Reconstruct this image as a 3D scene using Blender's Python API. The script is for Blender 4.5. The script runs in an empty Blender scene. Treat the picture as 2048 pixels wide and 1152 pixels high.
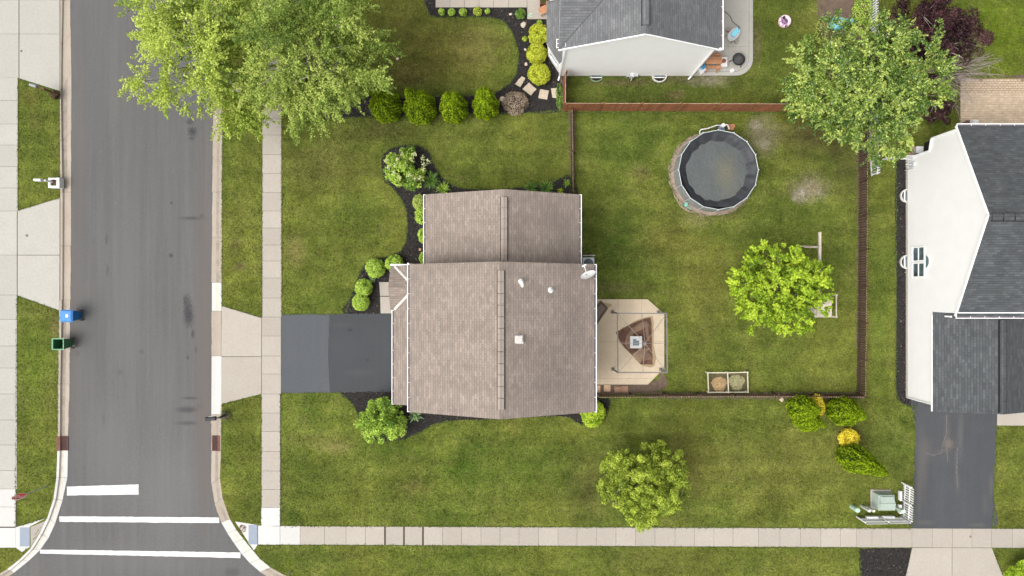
import bpy, math, random
import numpy as np
from mathutils import Vector, Matrix
random.seed(7)
SC = bpy.context.scene
COL = SC.collection
H = 43.35          # camera height above the lawn, metres
K = 31.5           # photograph pixels per metre on the lawn
# ------------------------------------------------------------ camera
cam_d = bpy.data.cameras.new('camera'); cam = bpy.data.objects.new('camera', cam_d); COL.objects.link(cam)
cam.location = (0, 0, H); cam.rotation_euler = (0, 0, 0)
cam_d.sensor_width = 36; cam_d.lens = 36 * H / (2048 / K); cam_d.clip_end = 3000
SC.camera = cam
# ------------------------------------------------------------ sky, sun, exposure
SUN_EL, SUN_AZ = math.radians(58), math.radians(-118)     # azimuth from +Y, clockwise
w = bpy.data.worlds.new('World'); SC.world = w; w.use_nodes = True
wt = w.node_tree; wt.nodes.clear()
wo = wt.nodes.new('ShaderNodeOutputWorld'); bg = wt.nodes.new('ShaderNodeBackground')
sk = wt.nodes.new('ShaderNodeTexSky'); sk.sky_type = 'NISHITA'; sk.sun_disc = False
sk.sun_elevation = SUN_EL; sk.sun_rotation = SUN_AZ; sk.dust_density = 9; sk.air_density = 1.0
hs = wt.nodes.new('ShaderNodeHueSaturation'); hs.inputs['Saturation'].default_value = 0.22
wt.links.new(sk.outputs[0], hs.inputs['Color']); wt.links.new(hs.outputs[0], bg.inputs[0])
bg.inputs[1].default_value = 0.15; wt.links.new(bg.outputs[0], wo.inputs[0])
sd = bpy.data.lights.new('sun', 'SUN'); sd.energy = .72; sd.angle = math.radians(60); sd.color = (1.0, 0.955, 0.90)
so = bpy.data.objects.new('sun', sd); COL.objects.link(so)
sv = Vector((math.sin(SUN_AZ) * math.cos(SUN_EL), math.cos(SUN_AZ) * math.cos(SUN_EL), math.sin(SUN_EL)))
so.rotation_euler = sv.to_track_quat('Z', 'Y').to_euler(); so.location = sv * 60
SC.view_settings.view_transform = 'Standard'; SC.view_settings.look = 'None'
SC.view_settings.gamma = 1; SC.view_settings.exposure = 0.71
# ------------------------------------------------------------ helpers
def P(px, py, z=0.0):
    f = (1 - z / H) / K
    return ((px - 1024) * f, (576 - py) * f)
def P3(px, py, z=0.0):
    x, y = P(px, py, z); return (x, y, z)

class NT:
    def __init__(s, name):
        s.m = bpy.data.materials.new(name); s.m.use_nodes = True
        s.t = s.m.node_tree; s.t.nodes.clear()
        s.out = s.n('OutputMaterial')
    def n(s, kind, **kw):
        nd = s.t.nodes.new('ShaderNode' + kind)
        for k, v in kw.items():
            if k[0] == '_': setattr(nd, k[1:], v)
        return nd
    def set(s, sock, v):
        if isinstance(v, bpy.types.NodeSocket): s.t.links.new(v, sock)
        elif v is not None:
            if isinstance(v, tuple) and len(v) == 3 and sock.type == 'RGBA': v = v + (1,)
            sock.default_value = v
    def pos(s): 
        return s.n('TexCoord').outputs['Object']
    def uv(s): return s.n('TexCoord').outputs['UV']
    def scale(s, v, sx, sy, sz=1):
        nd = s.n('Mapping'); s.set(nd.inputs['Vector'], v); nd.inputs['Scale'].default_value = (sx, sy, sz); return nd.outputs[0]
    def noise(s, v, sc, det=3, rough=.55, dist=0, lo=.3, hi=.7):
        nd = s.n('TexNoise'); s.set(nd.inputs['Vector'], v); nd.inputs['Scale'].default_value = sc
        nd.inputs['Detail'].default_value = det; nd.inputs['Roughness'].default_value = rough; nd.inputs['Distortion'].default_value = dist
        return s.rng(nd.outputs[0], lo, hi)
    def rng(s, v, a, b, c=0, d=1):
        nd = s.n('MapRange'); s.set(nd.inputs[0], v)
        for i, x in zip((1, 2, 3, 4), (a, b, c, d)): s.set(nd.inputs[i], x)
        return nd.outputs[0]
    def math(s, op, a, b=None, c=None):
        nd = s.n('Math', _operation=op); s.set(nd.inputs[0], a)
        if b is not None: s.set(nd.inputs[1], b)
        if c is not None: s.set(nd.inputs[2], c)
        return nd.outputs[0]
    def mix(s, f, a, b, mode='MIX'):
        nd = s.n('Mix', _data_type='RGBA', _blend_type=mode)
        s.set(nd.inputs[0], f); s.set(nd.inputs[6], a); s.set(nd.inputs[7], b); return nd.outputs[2]
    def mul(s, col, f):      # multiply a colour by a scalar socket
        nd = s.n('VectorMath', _operation='SCALE'); s.set(nd.inputs[0], col); s.set(nd.inputs[3], f); return nd.outputs[0]
    def attr(s, name): return s.n('Attribute', _attribute_name=name).outputs['Fac']
    def blob(s, pos, nz, x, y, rx, ry, soft=.55):
        nd = s.n('VectorMath', _operation='SUBTRACT'); s.set(nd.inputs[0], pos); nd.inputs[1].default_value = (x, y, 0)
        m = s.n('VectorMath', _operation='MULTIPLY'); s.set(m.inputs[0], nd.outputs[0]); m.inputs[1].default_value = (1 / rx, 1 / ry, 0)
        l = s.n('VectorMath', _operation='LENGTH'); s.set(l.inputs[0], m.outputs[0])
        a = s.math('MULTIPLY_ADD', nz, 0.9, l.outputs['Value'])
        return s.rng(a, 1.45, 1.45 - soft * 1.15)
    def bump(s, h, dist, strength=1.0, normal=None):
        nd = s.n('Bump'); s.set(nd.inputs['Height'], h); nd.inputs['Distance'].default_value = dist; nd.inputs['Strength'].default_value = strength
        return nd.outputs[0]
    def bsdf(s, col, rough=.8, spec=.3, metal=0, normal=None, trans=None, coat=0):
        b = s.n('BsdfPrincipled'); s.set(b.inputs['Base Color'], col); s.set(b.inputs['Roughness'], rough)
        s.set(b.inputs['Specular IOR Level'], spec); s.set(b.inputs['Metallic'], metal)
        if normal is not None: s.set(b.inputs['Normal'], normal)
        if coat: b.inputs['Coat Weight'].default_value = coat
        o = b.outputs[0]
        if trans:
            tr = s.n('BsdfTranslucent'); s.set(tr.inputs[0], col)
            mx = s.n('MixShader'); mx.inputs[0].default_value = trans
            s.t.links.new(o, mx.inputs[1]); s.t.links.new(tr.outputs[0], mx.inputs[2]); o = mx.outputs[0]
        s.t.links.new(o, s.out.inputs[0]); return s.m

_simple = {}
def simple(name, col, rough=.6, var=.12, sc=6, spec=.3, metal=0, sc2=None):
    if name in _simple: return _simple[name]
    n = NT(name); p = n.pos()
    f = n.noise(p, sc, 4, .6, 0, .25, .75)
    c = n.mul(n.mix(.0, col, col), n.rng(f, 0, 1, 1 - var, 1 + var))
    m = n.bsdf(c, rough, spec, metal, n.bump(n.noise(p, sc * 6, 2), .004))
    _simple[name] = m; return m

class MB:
    """collects faces and links them as ONE mesh object"""
    def __init__(s): s.v = []; s.f = []; s.mi = []; s.tone = []; s.uv = []; s.hasuv = False
    def face(s, pts, mi=0, tone=.5, uv=None):
        b = len(s.v); s.v += [tuple(p) for p in pts]; s.f.append(tuple(range(b, b + len(pts)))); s.mi.append(mi); s.tone.append(tone)
        if uv: s.hasuv = True
        s.uv += uv if uv else [(0, 0)] * len(pts)
    def hexa(s, q, mi=0, tone=.5):      # q: 4 bottom then 4 top (ccw from above)
        b = q[:4]; t = q[4:]
        s.face(t, mi, tone); s.face(b[::-1], mi, tone)
        for i in range(4):
            j = (i + 1) % 4; s.face([b[i], b[j], t[j], t[i]], mi, tone)
    def box(s, x0, y0, z0, x1, y1, z1, mi=0, tone=.5):
        x0, x1 = min(x0, x1), max(x0, x1); y0, y1 = min(y0, y1), max(y0, y1)
        s.hexa([(x0, y0, z0), (x1, y0, z0), (x1, y1, z0), (x0, y1, z0), (x0, y0, z1), (x1, y0, z1), (x1, y1, z1), (x0, y1, z1)], mi, tone)
    def obox(s, c, d, sx, sy, z0, z1, mi=0, tone=.5):   # box at c, local x along d
        d = Vector((d[0], d[1])).normalized(); n = Vector((-d.y, d.x)); c = Vector(c[:2])
        q = [c + d * a * sx / 2 + n * b * sy / 2 for a, b in ((-1, -1), (1, -1), (1, 1), (-1, 1))]
        s.hexa([(p.x, p.y, z0) for p in q] + [(p.x, p.y, z1) for p in q], mi, tone)
    def bar(s, a, b, wd, ht, mi=0, tone=.5):           # rectangular bar between 3-D points
        a = Vector(a); b = Vector(b); d = (b - a).normalized()
        up = Vector((0, 0, 1)) if abs(d.z) < .95 else Vector((1, 0, 0))
        sd_ = d.cross(up).normalized(); u = sd_.cross(d).normalized()
        q = []
        for p in (a, b):
            q.append([p + sd_ * i * wd / 2 + u * j * ht / 2 for i, j in ((-1, -1), (1, -1), (1, 1), (-1, 1))])
        s.face(q[0], mi, tone); s.face(q[1][::-1], mi, tone)
        for i in range(4):
            j = (i + 1) % 4; s.face([q[0][j], q[0][i], q[1][i], q[1][j]], mi, tone)
    def tube(s, pts, rads, seg=8, mi=0, tone=.5, cap=True):
        pts = [Vector(p) for p in pts]
        if not hasattr(rads, '__len__'): rads = [rads] * len(pts)
        rings = []
        for i, p in enumerate(pts):
            d = (pts[min(i + 1, len(pts) - 1)] - pts[max(i - 1, 0)]).normalized()
            ref = Vector((0, 0, 1)) if abs(d.z) < .9 else Vector((1, 0, 0))
            a = d.cross(ref).normalized(); b = d.cross(a)
            rings.append([p + (a * math.cos(t) + b * math.sin(t)) * rads[i] for t in [2 * math.pi * k / seg for k in range(seg)]])
        for r0, r1 in zip(rings, rings[1:]):
            for k in range(seg):
                j = (k + 1) % seg; s.face([r0[k], r0[j], r1[j], r1[k]], mi, tone)
        if cap: s.face(rings[0], mi, tone); s.face(rings[-1][::-1], mi, tone)
    def lathe(s, c, prof, seg=24, mi=0, tone=.5, sx=1, sy=1):   # prof: (r, z)
        rings = [[(c[0] + r * sx * math.cos(2 * math.pi * k / seg), c[1] + r * sy * math.sin(2 * math.pi * k / seg), z) for k in range(seg)] for r, z in prof]
        for r0, r1 in zip(rings, rings[1:]):
            for k in range(seg):
                j = (k + 1) % seg; s.face([r0[k], r0[j], r1[j], r1[k]], mi, tone)
    def prism(s, pts, z0, z1, mi=0, tone=.5):
        a = sum(pts[i][0] * pts[(i + 1) % len(pts)][1] - pts[(i + 1) % len(pts)][0] * pts[i][1] for i in range(len(pts)))
        if a < 0: pts = pts[::-1]
        s.face([(x, y, z1) for x, y in pts], mi, tone)
        for i in range(len(pts)):
            j = (i + 1) % len(pts)
            s.face([(pts[i][0], pts[i][1], z0), (pts[j][0], pts[j][1], z0), (pts[j][0], pts[j][1], z1), (pts[i][0], pts[i][1], z1)], mi, tone)
    def slope(s, pts, thick=.1, mi=0, mf=1, tone=.5, udir=None):
        """roof plane; first edge pts[0]->pts[1] is the eave; UV in metres; fascia sides"""
        p = [Vector(q) for q in pts]; n = (p[1] - p[0]).cross(p[-1] - p[0]).normalized()
        u = Vector(udir) if udir else (p[1] - p[0]).normalized(); v = n.cross(u).normalized()
        if n.z < 0: v = -v if v.z < 0 else v
        uv = [((q - p[0]).dot(u) + 40, abs((q - p[0]).dot(v))) for q in p]
        if (p[1] - p[0]).cross(p[2] - p[0]).z < 0: p = p[::-1]; uv = uv[::-1]
        s.face(p, mi, tone, uv)
        lo = [q - Vector((0, 0, thick)) for q in p]
        s.face(lo[::-1], mf, tone)
        for i in range(len(p)):
            j = (i + 1) % len(p); s.face([lo[i], lo[j], p[j], p[i]], mf, tone)
    def build(s, name, mats, parent=None, loc=None, smooth=False):
        me = bpy.data.meshes.new(name)
        v = s.v
        if loc is not None: v = [(a - loc[0], b - loc[1], c - loc[2]) for a, b, c in v]
        me.from_pydata(v, [], s.f)
        if not isinstance(mats, (list, tuple)): mats = [mats]
        for m in mats: me.materials.append(m)
        me.polygons.foreach_set('material_index', s.mi)
        at = me.attributes.new('tone', 'FLOAT', 'FACE'); at.data.foreach_set('value', s.tone)
        if s.hasuv:
            ul = me.uv_layers.new(name='UVMap'); ul.data.foreach_set('uv', [c for q in s.uv for c in q])
        if smooth:
            me.polygons.foreach_set('use_smooth', [True] * len(s.f))
            import bmesh
            bm = bmesh.new(); bm.from_mesh(me); bmesh.ops.remove_doubles(bm, verts=bm.verts, dist=1e-4); bm.to_mesh(me); bm.free()
        me.update()
        o = bpy.data.objects.new(name, me); COL.objects.link(o)
        if loc is not None: o.location = loc
        if parent is not None:
            o.parent = parent
            if loc is None: o.matrix_parent_inverse = Matrix.Translation(-Vector(abs_loc(parent)))
            else: o.location = Vector(loc) - Vector(abs_loc(parent))
        return o
def abs_loc(o):
    l = Vector(o.location)
    if o.parent is None: return l
    # parts are built in world space through matrix_parent_inverse: their origin is the world origin
    return Vector((0, 0, 0))

def tag(o, label=None, cat=None, group=None, kind=None):
    if label: o['label'] = label
    if cat: o['category'] = cat
    if group: o['group'] = group
    if kind: o['kind'] = kind
    return o
def thing(name, label, cat, loc=(0, 0, 0), group=None):
    o = bpy.data.objects.new(name, None); COL.objects.link(o); o.location = (loc[0], loc[1], loc[2] if len(loc) > 2 else 0)
    o.empty_display_size = .2
    return tag(o, label, cat, group)
def struct(name, mb, mats): return tag(mb.build(name, mats), kind='structure')
def copy_thing(src, loc, label, rz=0):
    c = src.copy(); COL.objects.link(c); c.location = (loc[0], loc[1], loc[2] if len(loc) > 2 else 0); c.rotation_euler = (0, 0, rz); c['label'] = label
    for ch in list(src.children):
        d = ch.copy(); COL.objects.link(d); d.parent = c
        for g in list(ch.children):
            e = g.copy(); COL.objects.link(e); e.parent = d
    return c

rs = np.random.RandomState(11)
def wobble(pts, step=.35, amp=.06, smooth=True, seed=0):
    """world polygon -> smooth closed outline with a slightly uneven edge"""
    r = random.Random(seed); n = len(pts); out = []
    for i in range(n):
        p0, p1, p2, p3 = [Vector(pts[(i + k) % n]) for k in (-1, 0, 1, 2)]
        L = (p2 - p1).length; m = max(1, int(L / step))
        for k in range(m):
            t = k / m
            q = .5 * ((2 * p1) + (-p0 + p2) * t + (2 * p0 - 5 * p1 + 4 * p2 - p3) * t * t + (-p0 + 3 * p1 - 3 * p2 + p3) * t ** 3) if smooth else p1.lerp(p2, t)
            out.append((q.x + r.gauss(0, amp), q.y + r.gauss(0, amp)))
    return out
def sheet(mb, pxs, z=0.004, mi=0, tone=.5, wob=None, smooth=True, seed=0):
    pts = [P(a, b, z) for a, b in pxs]
    if wob: pts = wobble(pts, .3, wob, smooth, seed)
    a = sum(pts[i][0] * pts[(i + 1) % len(pts)][1] - pts[(i + 1) % len(pts)][0] * pts[i][1] for i in range(len(pts)))
    if a < 0: pts = pts[::-1]
    from mathutils.geometry import tessellate_polygon
    for t in tessellate_polygon([[Vector((x, y, 0)) for x, y in pts]]):
        q = [(pts[i][0], pts[i][1], z) for i in t]
        if (q[1][0] - q[0][0]) * (q[2][1] - q[0][1]) - (q[2][0] - q[0][0]) * (q[1][1] - q[0][1]) < 0: q = q[::-1]
        mb.face(q, mi, tone)

def quads_mesh(name, V, tone, mat, parent=None, mats=None, mi=None):
    """V: (n,4,3) array of leaf quads"""
    n = len(V); me = bpy.data.meshes.new(name)
    me.vertices.add(n * 4); me.vertices.foreach_set('co', V.astype(np.float32).ravel())
    me.loops.add(n * 4); me.loops.foreach_set('vertex_index', np.arange(n * 4, dtype=np.int32))
    me.polygons.add(n); me.polygons.foreach_set('loop_start', np.arange(0, n * 4, 4, dtype=np.int32))
    me.update(calc_edges=True)
    at = me.attributes.new('tone', 'FLOAT', 'FACE'); at.data.foreach_set('value', tone.astype(np.float32))
    for m in (mats or [mat]): me.materials.append(m)
    if mi is not None: me.polygons.foreach_set('material_index', mi.astype(np.int32))
    o = bpy.data.objects.new(name, me); COL.objects.link(o)
    if parent is not None: o.parent = parent; o.matrix_parent_inverse = Matrix.Translation(-Vector(abs_loc(parent)))
    return o
def leaves(C, Nrm, size, r, aspect=.55, jit=.6, szvar=.35):
    """rhombus leaves at C facing Nrm (jittered)"""
    n = len(C); N = Nrm + r.normal(0, jit, (n, 3)); N /= np.linalg.norm(N, axis=1)[:, None] + 1e-9
    A = r.normal(0, 1, (n, 3)); A -= (A * N).sum(1)[:, None] * N; A /= np.linalg.norm(A, axis=1)[:, None] + 1e-9
    B = np.cross(N, A); s = size * (1 + r.uniform(-szvar, szvar, n))[:, None]
    tip = C + A * s * .5; tail = C - A * s * .5
    fold = N * s * .10
    return np.stack([tail, C + B * s * aspect * .5 + fold, tip, C - B * s * aspect * .5 + fold], 1)

# ============================================================ materials
def grass_mat(name, base, alt, dry, blobs=(), tuft_=False):
    n = NT(name); p = n.pos()
    big = n.noise(p, .13, 3, .5, .3, .35, .65); mid = n.noise(p, .75, 4, .6, .2, .32, .68)
    sm = n.noise(p, 3.2, 4, .65, 0, .28, .72); fine = n.noise(p, 17, 3, .7, 0, .25, .75); blade = n.noise(n.scale(p, 1, .6), 60, 2, .7, 0, .2, .8)
    c = n.mix(big, base, alt)
    c = n.mix(n.math('MULTIPLY', mid, .55), c, n.mul(n.mix(0, alt, alt), 1.18))
    dr = n.math('MULTIPLY', n.noise(p, .38, 5, .7, .4, .52, .8), n.rng(sm, 0, 1, .3, 1))
    c = n.mix(n.math('MULTIPLY', dr, .55), c, dry)
    nz = n.math('ADD', n.math('MULTIPLY', n.noise(p, .9, 4, .65, .3, .2, .8), .6), n.math('MULTIPLY', n.noise(p, 4.5, 4, .75, .3, .25, .75), .4))
    for (x, y, rx, ry, col, st) in blobs:
        X, Y = P(x, y); c = n.mix(n.math('MULTIPLY', n.blob(p, nz, X, Y, rx, ry, .8), st), c, col)
    # mowing tracks
    wv = n.n('TexWave', _wave_type='BANDS', _bands_direction='Y'); n.set(wv.inputs['Vector'], n.scale(p, .15, 1.0)); wv.inputs['Scale'].default_value = .26; wv.inputs['Distortion'].default_value = 1.4
    c = n.mul(c, n.rng(wv.outputs['Fac'], 0, 1, .93, 1.07))
    tuft = n.noise(p, 8.5, 4, .75, .3, .28, .72); hue = n.noise(p, 2.1, 3, .7, .2, .3, .7)
    c = n.mix(n.math('MULTIPLY', hue, .30), c, n.mul(n.mix(0, dry, dry), .8))
    p2 = n.noise(p, .28, 3, .55, .5, .33, .67); c = n.mul(c, n.rng(p2, 0, 1, .84, 1.14)); c = n.mul(c, n.rng(mid, 0, 1, .84, 1.16)); c = n.mul(c, n.rng(sm, 0, 1, .76, 1.24)); c = n.mul(c, n.rng(tuft, 0, 1, .62, 1.42)); c = n.mul(c, n.rng(fine, 0, 1, .66, 1.36)); c = n.mul(c, n.rng(blade, 0, 1, .8, 1.2))
    specks = n.rng(n.noise(p, 7.5, 2, .9, 0, 0, 1), .73, .78)
    c = n.mix(n.math('MULTIPLY', specks, .45), c, (.26, .28, .09))
    hgt = n.math('ADD', fine, blade)
    if tuft_: c = n.mul(c, n.rng(n.attr('tone'), 0, 1, .55, 1.75)); return n.bsdf(c, .8, .1, 0, None, .2)
    return n.bsdf(c, .95, .03, 0, n.bump(hgt, .03, .8))

DRY = (.165, .145, .055); GRN = (.056, .094, .013); OLV = (.104, .122, .020)
TAN = (.16, .125, .055); DKG = (.028, .062, .008); YEL = (.115, .140, .014); SOIL = (.19, .165, .125)
blobs = [
 # neighbour's dry lawn
 (880, 110, 4.6, 3.2, (.105, .092, .022), .75), (800, 40, 3.0, 2.6, (.095, .092, .020), .6), (960, 90, 2.4, 2.0, TAN, .35), (800, 150, 2.8, 1.4, (.10, .075, .028), .6),
 (640, 330, 5.0, 2.2, (.080, .078, .022), .6), (760, 260, 4, 1.2, (.075, .066, .024), .55),
 # front yard
 (590, 500, .9, 1.5, TAN, .75), (660, 470, 4, 3.5, (.058, .085, .012), .5), (720, 420, 2.2, 1.6, GRN, .6), (600, 580, 2, 1.2, OLV, .5),
 (670, 895, 1.6, .6, (.145, .13, .05), .7), (640, 880, 2.2, .8, (.12, .115, .035), .45), (650, 960, 3.2, 1.6, DKG, .35), (820, 975, 1.6, .7, (.13, .105, .035), .5),
 (790, 900, 3.0, 1.2, (.038, .082, .008), .55), (930, 935, 2.6, 1.4, (.045, .092, .008), .65), (575, 1035, 1.4, .9, DKG, .5),
 (560, 1120, 2.0, 1.2, DKG, .5), (575, 1135, 1.1, .7, YEL, .4),
 (1080, 930, 3.2, 2.4, (.05, .09, .010), .55), (1180, 970, 2.0, 3.0, (.085, .075, .026), .55), (1400, 930, 3.2, 2.6, (.13, .115, .030), .42), (1360, 960, 1.6, 2.2, (.09, .072, .028), .5),
 (1560, 950, 5, 3.5, (.12, .115, .026), .45), (1700, 870, 1.2, 1.0, (.10, .078, .034), .55), (1600, 900, 3, 1.6, (.11, .12, .026), .5), (1150, 810, 3, .8, (.048, .076, .012), .4),
 # back yard
 (1280, 345, .9, .8, TAN, .6), (1245, 300, 3, 2, (.040, .082, .010), .45), (1330, 480, 2.8, 2.2, (.12, .105, .025), .5), (1400, 540, 2.0, 2.6, (.11, .095, .022), .5),
 (1240, 480, 2.4, 4.5, DKG, .55), (1410, 520, 3, 3, OLV, .3), (1230, 575, 2.2, .5, (.13, .12, .05), .6), (1360, 690, 1.0, 2.6, (.048, .084, .014), .5),
 (1410, 640, 1.4, 3.6, (.085, .092, .022), .5), (1525, 270, 1.4, 1.8, SOIL, .8), (1510, 250, .5, .4, (.26, .235, .19), .7), (1530, 288, .4, .5, (.28, .25, .2), .7), (1620, 375, 1.6, 1.3, (.20, .17, .12), .85), (1600, 390, .6, .6, (.24, .21, .165), .8), (1605, 385, .25, .3, (.32, .29, .24), .8), (1588, 398, .2, .2, (.32, .29, .24), .8), (1640, 385, .35, .3, (.2, .18, .14), .7),
 (1620, 270, 3.6, 1.8, (.062, .048, .024), .75), (1690, 330, 2, 3, (.058, .055, .02), .6), (1640, 540, 2.0, 4.0, DKG, .4), (1395, 435, 1.6, 1.0, (.14, .13, .06), .6), (1440, 425, 1.8, .7, (.13, .10, .05), .5),
 (1760, 640, .9, 8.0, (.050, .098, .010), .55), (1770, 450, 1.0, 3, (.075, .095, .015), .5),
 # parkway strips
 (480, 532, .55, .4, (.09, .07, .035), .9), (470, 490, .5, .5, (.10, .08, .035), .6), (480, 430, 1.2, 3.5, (.095, .10, .022), .55), (60, 195, 1.2, .8, (.12, .115, .03), .6), (75, 240, 1.0, 1.0, (.10, .10, .028), .5), (75, 285, .9, 1.0, GRN, .6),
 (110, 655, .6, .9, (.15, .12, .05), .8), (70, 760, 1.2, 3.2, (.075, .125, .012), .55), (60, 700, 1, 1.6, (.07, .12, .012), .4), (480, 900, 1.2, 2.6, (.085, .105, .016), .55), (500, 1010, 1.0, 1.0, DKG, .4),
 # neighbour strips to the north and east
 (1350, 175, 7, 1.0, (.042, .074, .012), .6), (1350, 158, 3.0, .5, (.10, .085, .05), .7), (1240, 165, 2.5, .35, (.12, .085, .05), .6), (1420, 160, 1.8, .6, (.24, .21, .16), .75), (1352, 190, .9, .5, (.15, .11, .06), .7),
 (1545, 120, 2.6, 3.4, (.035, .078, .010), .6), (1490, 45, .7, .8, (.16, .11, .07), .7), (1515, 90, .5, 2, (.14, .11, .06), .6), (1580, 210, 3, .8, DKG, .5),
 (2000, 60, 4.2, 3.6, (.098, .150, .008), .85), (1960, 120, 3, 1.6, (.09, .13, .010), .6), (1880, 190, 1.5, 3, (.05, .11, .006), .8), (2020, 920, 1.8, 3, (.09, .115, .018), .5),
 (900, 1125, 6, 1.2, (.078, .105, .014), .5), (1350, 1130, 6, 1.2, (.095, .10, .024), .4), (1620, 1130, 4, 1.2, (.10, .12, .02), .45)]
M_GRASS = grass_mat('lawn grass', GRN, OLV, DRY, blobs); M_TUFT = grass_mat('lawn tufts', GRN, OLV, DRY, blobs, True)

def concrete(name, col, joint=.0, var=.10, stain=(.30, .24, .18), st=.25):
    n = NT(name); p = n.pos(); t = n.attr('tone')
    c = n.mul(n.mix(0, col, col), n.rng(t, 0, 1, .90, 1.10))
    a = n.noise(p, .9, 5, .6, .3, .3, .75); b = n.noise(p, 6, 4, .7, 0, .3, .7); f = n.noise(p, 40, 2, .6, 0, .3, .7)
    c = n.mix(n.math('MULTIPLY', a, st), c, stain)
    c = n.mul(c, n.rng(b, 0, 1, 1 - var * .6, 1 + var * .6)); c = n.mul(c, n.rng(f, 0, 1, .95, 1.05))
    br = n.noise(n.scale(p, 1, 8), 9, 2, .5, 0, .35, .65); c = n.mul(c, n.rng(br, 0, 1, .975, 1.02))
    return n.bsdf(c, .88, .25, 0, n.bump(f, .004))
M_CONC = concrete('old concrete', (.300, .275, .240), stain=(.24, .20, .16))
M_CONC_L = concrete('pale concrete', (.325, .315, .285), stain=(.26, .245, .215), st=.3)
M_CONC_W = concrete('new white concrete', (.43, .425, .41), var=.07, st=.05)
M_CONC_P = concrete('patio concrete', (.45, .375, .275), stain=(.33, .26, .175), st=.45)
M_CONC_D = concrete('damp patio concrete', (.27, .195, .11), st=.4)
M_CURB = concrete('curb concrete', (.305, .268, .225), stain=(.24, .19, .14), st=.5)
M_JOINT = simple('joint dirt', (.065, .052, .04), .95)
M_DIRT = simple('bare dirt', (.105, .075, .055), .95, .35, 3)

def asphalt(name, col, spots=(), var=.1, streak=.07, lines=None, warm=(.098, .088, .082)):
    n = NT(name); p = n.pos()
    a = n.noise(p, .35, 4, .6, .4, .3, .7); st = n.noise(n.scale(p, 1, .05), 1.6, 4, .6, .2, .3, .7)
    f = n.noise(p, 28, 3, .8, 0, .3, .7); g = n.noise(p, 7, 4, .7, 0, .3, .7)
    c = n.mix(n.math('MULTIPLY', a, .35), col, warm)
    c = n.mul(c, n.rng(st, 0, 1, 1 - streak, 1 + streak)); c = n.mul(c, n.rng(f, 0, 1, .86, 1.14)); c = n.mul(c, n.rng(g, 0, 1, .95, 1.05))
    sp = n.rng(n.noise(n.scale(p, 1, .6), 2.6, 3, .9, 0, 0, 1), .70, .76)
    c = n.mix(n.math('MULTIPLY', sp, .5), c, tuple(min(1, x * 1.9) for x in col))
    s2 = n.rng(n.noise(p, 4.3, 3, .9, .5, 0, 1), .70, .74); c = n.mix(n.math('MULTIPLY', s2, .5), c, tuple(x * .45 for x in col))
    tr = n.noise(n.scale(p, 1, .035), 3.4, 3, .6, .1, .3, .7); c = n.mul(c, n.rng(tr, 0, 1, 1 - streak, 1 + streak))
    ck = n.rng(n.noise(p, 1.3, 5, .8, 1.5, 0, 1), .495, .505); ck2 = n.math('MULTIPLY', ck, n.math('SUBTRACT', 1, ck)); c = n.mul(c, n.rng(ck2, 0, .25, 1, .9))
    nz = n.noise(p, 11, 4, .8, .6, .3, .7)
    for (x, y, rx, ry, cc, s) in spots:
        X, Y = P(x, y); c = n.mix(n.math('MULTIPLY', n.blob(p, nz, X, Y, rx * 1.25, ry * 1.2, .62), s), c, cc)
    return n.bsdf(c, .85, .25, 0, n.bump(f, .006))
dk = (.024, .024, .028)
road_spots = [(383, 262, .30, .32, dk, .8), (378, 243, .25, .22, dk, .6), (382, 276, .2, .1, dk, .6), (385, 436, .9, .12, dk, .55), (402, 431, .15, .12, dk, .7),
 (340, 511, .14, .16, dk, .7), (341, 405, .10, .10, dk, .6), (373, 610, .28, .7, dk, .55), (376, 632, .35, .75, dk, .8), (384, 668, .12, .3, dk, .75), (368, 600, .16, .3, dk, .5), (390, 700, .10, .25, dk, .5), (374, 715, .08, .15, dk, .6),
 (372, 820, .75, .22, dk, .6), (380, 797, .7, .1, dk, .55), (398, 813, .25, .18, dk, .4), (372, 847, .8, .14, dk, .5), (462, 1146, .5, .3, dk, .4),
 (211, 478, .10, .4, dk, .45), (213, 540, .10, .5, dk, .4), (205, 840, .12, .5, dk, .35), (152, 708, .2, .2, dk, .35), (281, 704, .12, .15, dk, .5), (238, 745, .2, .2, dk, .35), (330, 980, 2.5, 4, (.125, .124, .122), .45), (215, 900, 1.6, 4, (.118, .117, .115), .45), (250, 600, 1.2, 7, (.108, .107, .105), .4), (330, 760, 1.0, 4, (.11, .109, .107), .35), (280, 1120, 5, 1.2, (.115, .113, .111), .4), (405, 640, .6, 12, (.098, .082, .074), .6), (405, 900, .5, 6, (.098, .082, .074), .5), (150, 640, .3, 8, (.095, .084, .076), .5), (160, 300, .4, 8, (.098, .086, .080), .4)]
M_ROAD = asphalt('street asphalt', (.084, .085, .085), road_spots)
M_DRIVE = asphalt('sealed driveway asphalt', (.040, .044, .048), [(690, 700, 1.2, 1.0, (.048, .052, .057), .4), (720, 745, 1.0, .3, (.055, .057, .06), .5), (680, 650, .8, .2, (.055, .057, .06), .4), (700, 660, .15, .12, (.02, .02, .022), .7), (735, 720, .12, .1, (.02, .02, .022), .6), (576, 632, .5, .12, (.10, .095, .085), .6)], warm=(.045, .047, .052), streak=.02)
M_DRIVE_L = asphalt('older driveway asphalt', (.064, .070, .077), warm=(.072, .076, .083), streak=.02)
wr = (.082, .077, .072)
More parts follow.
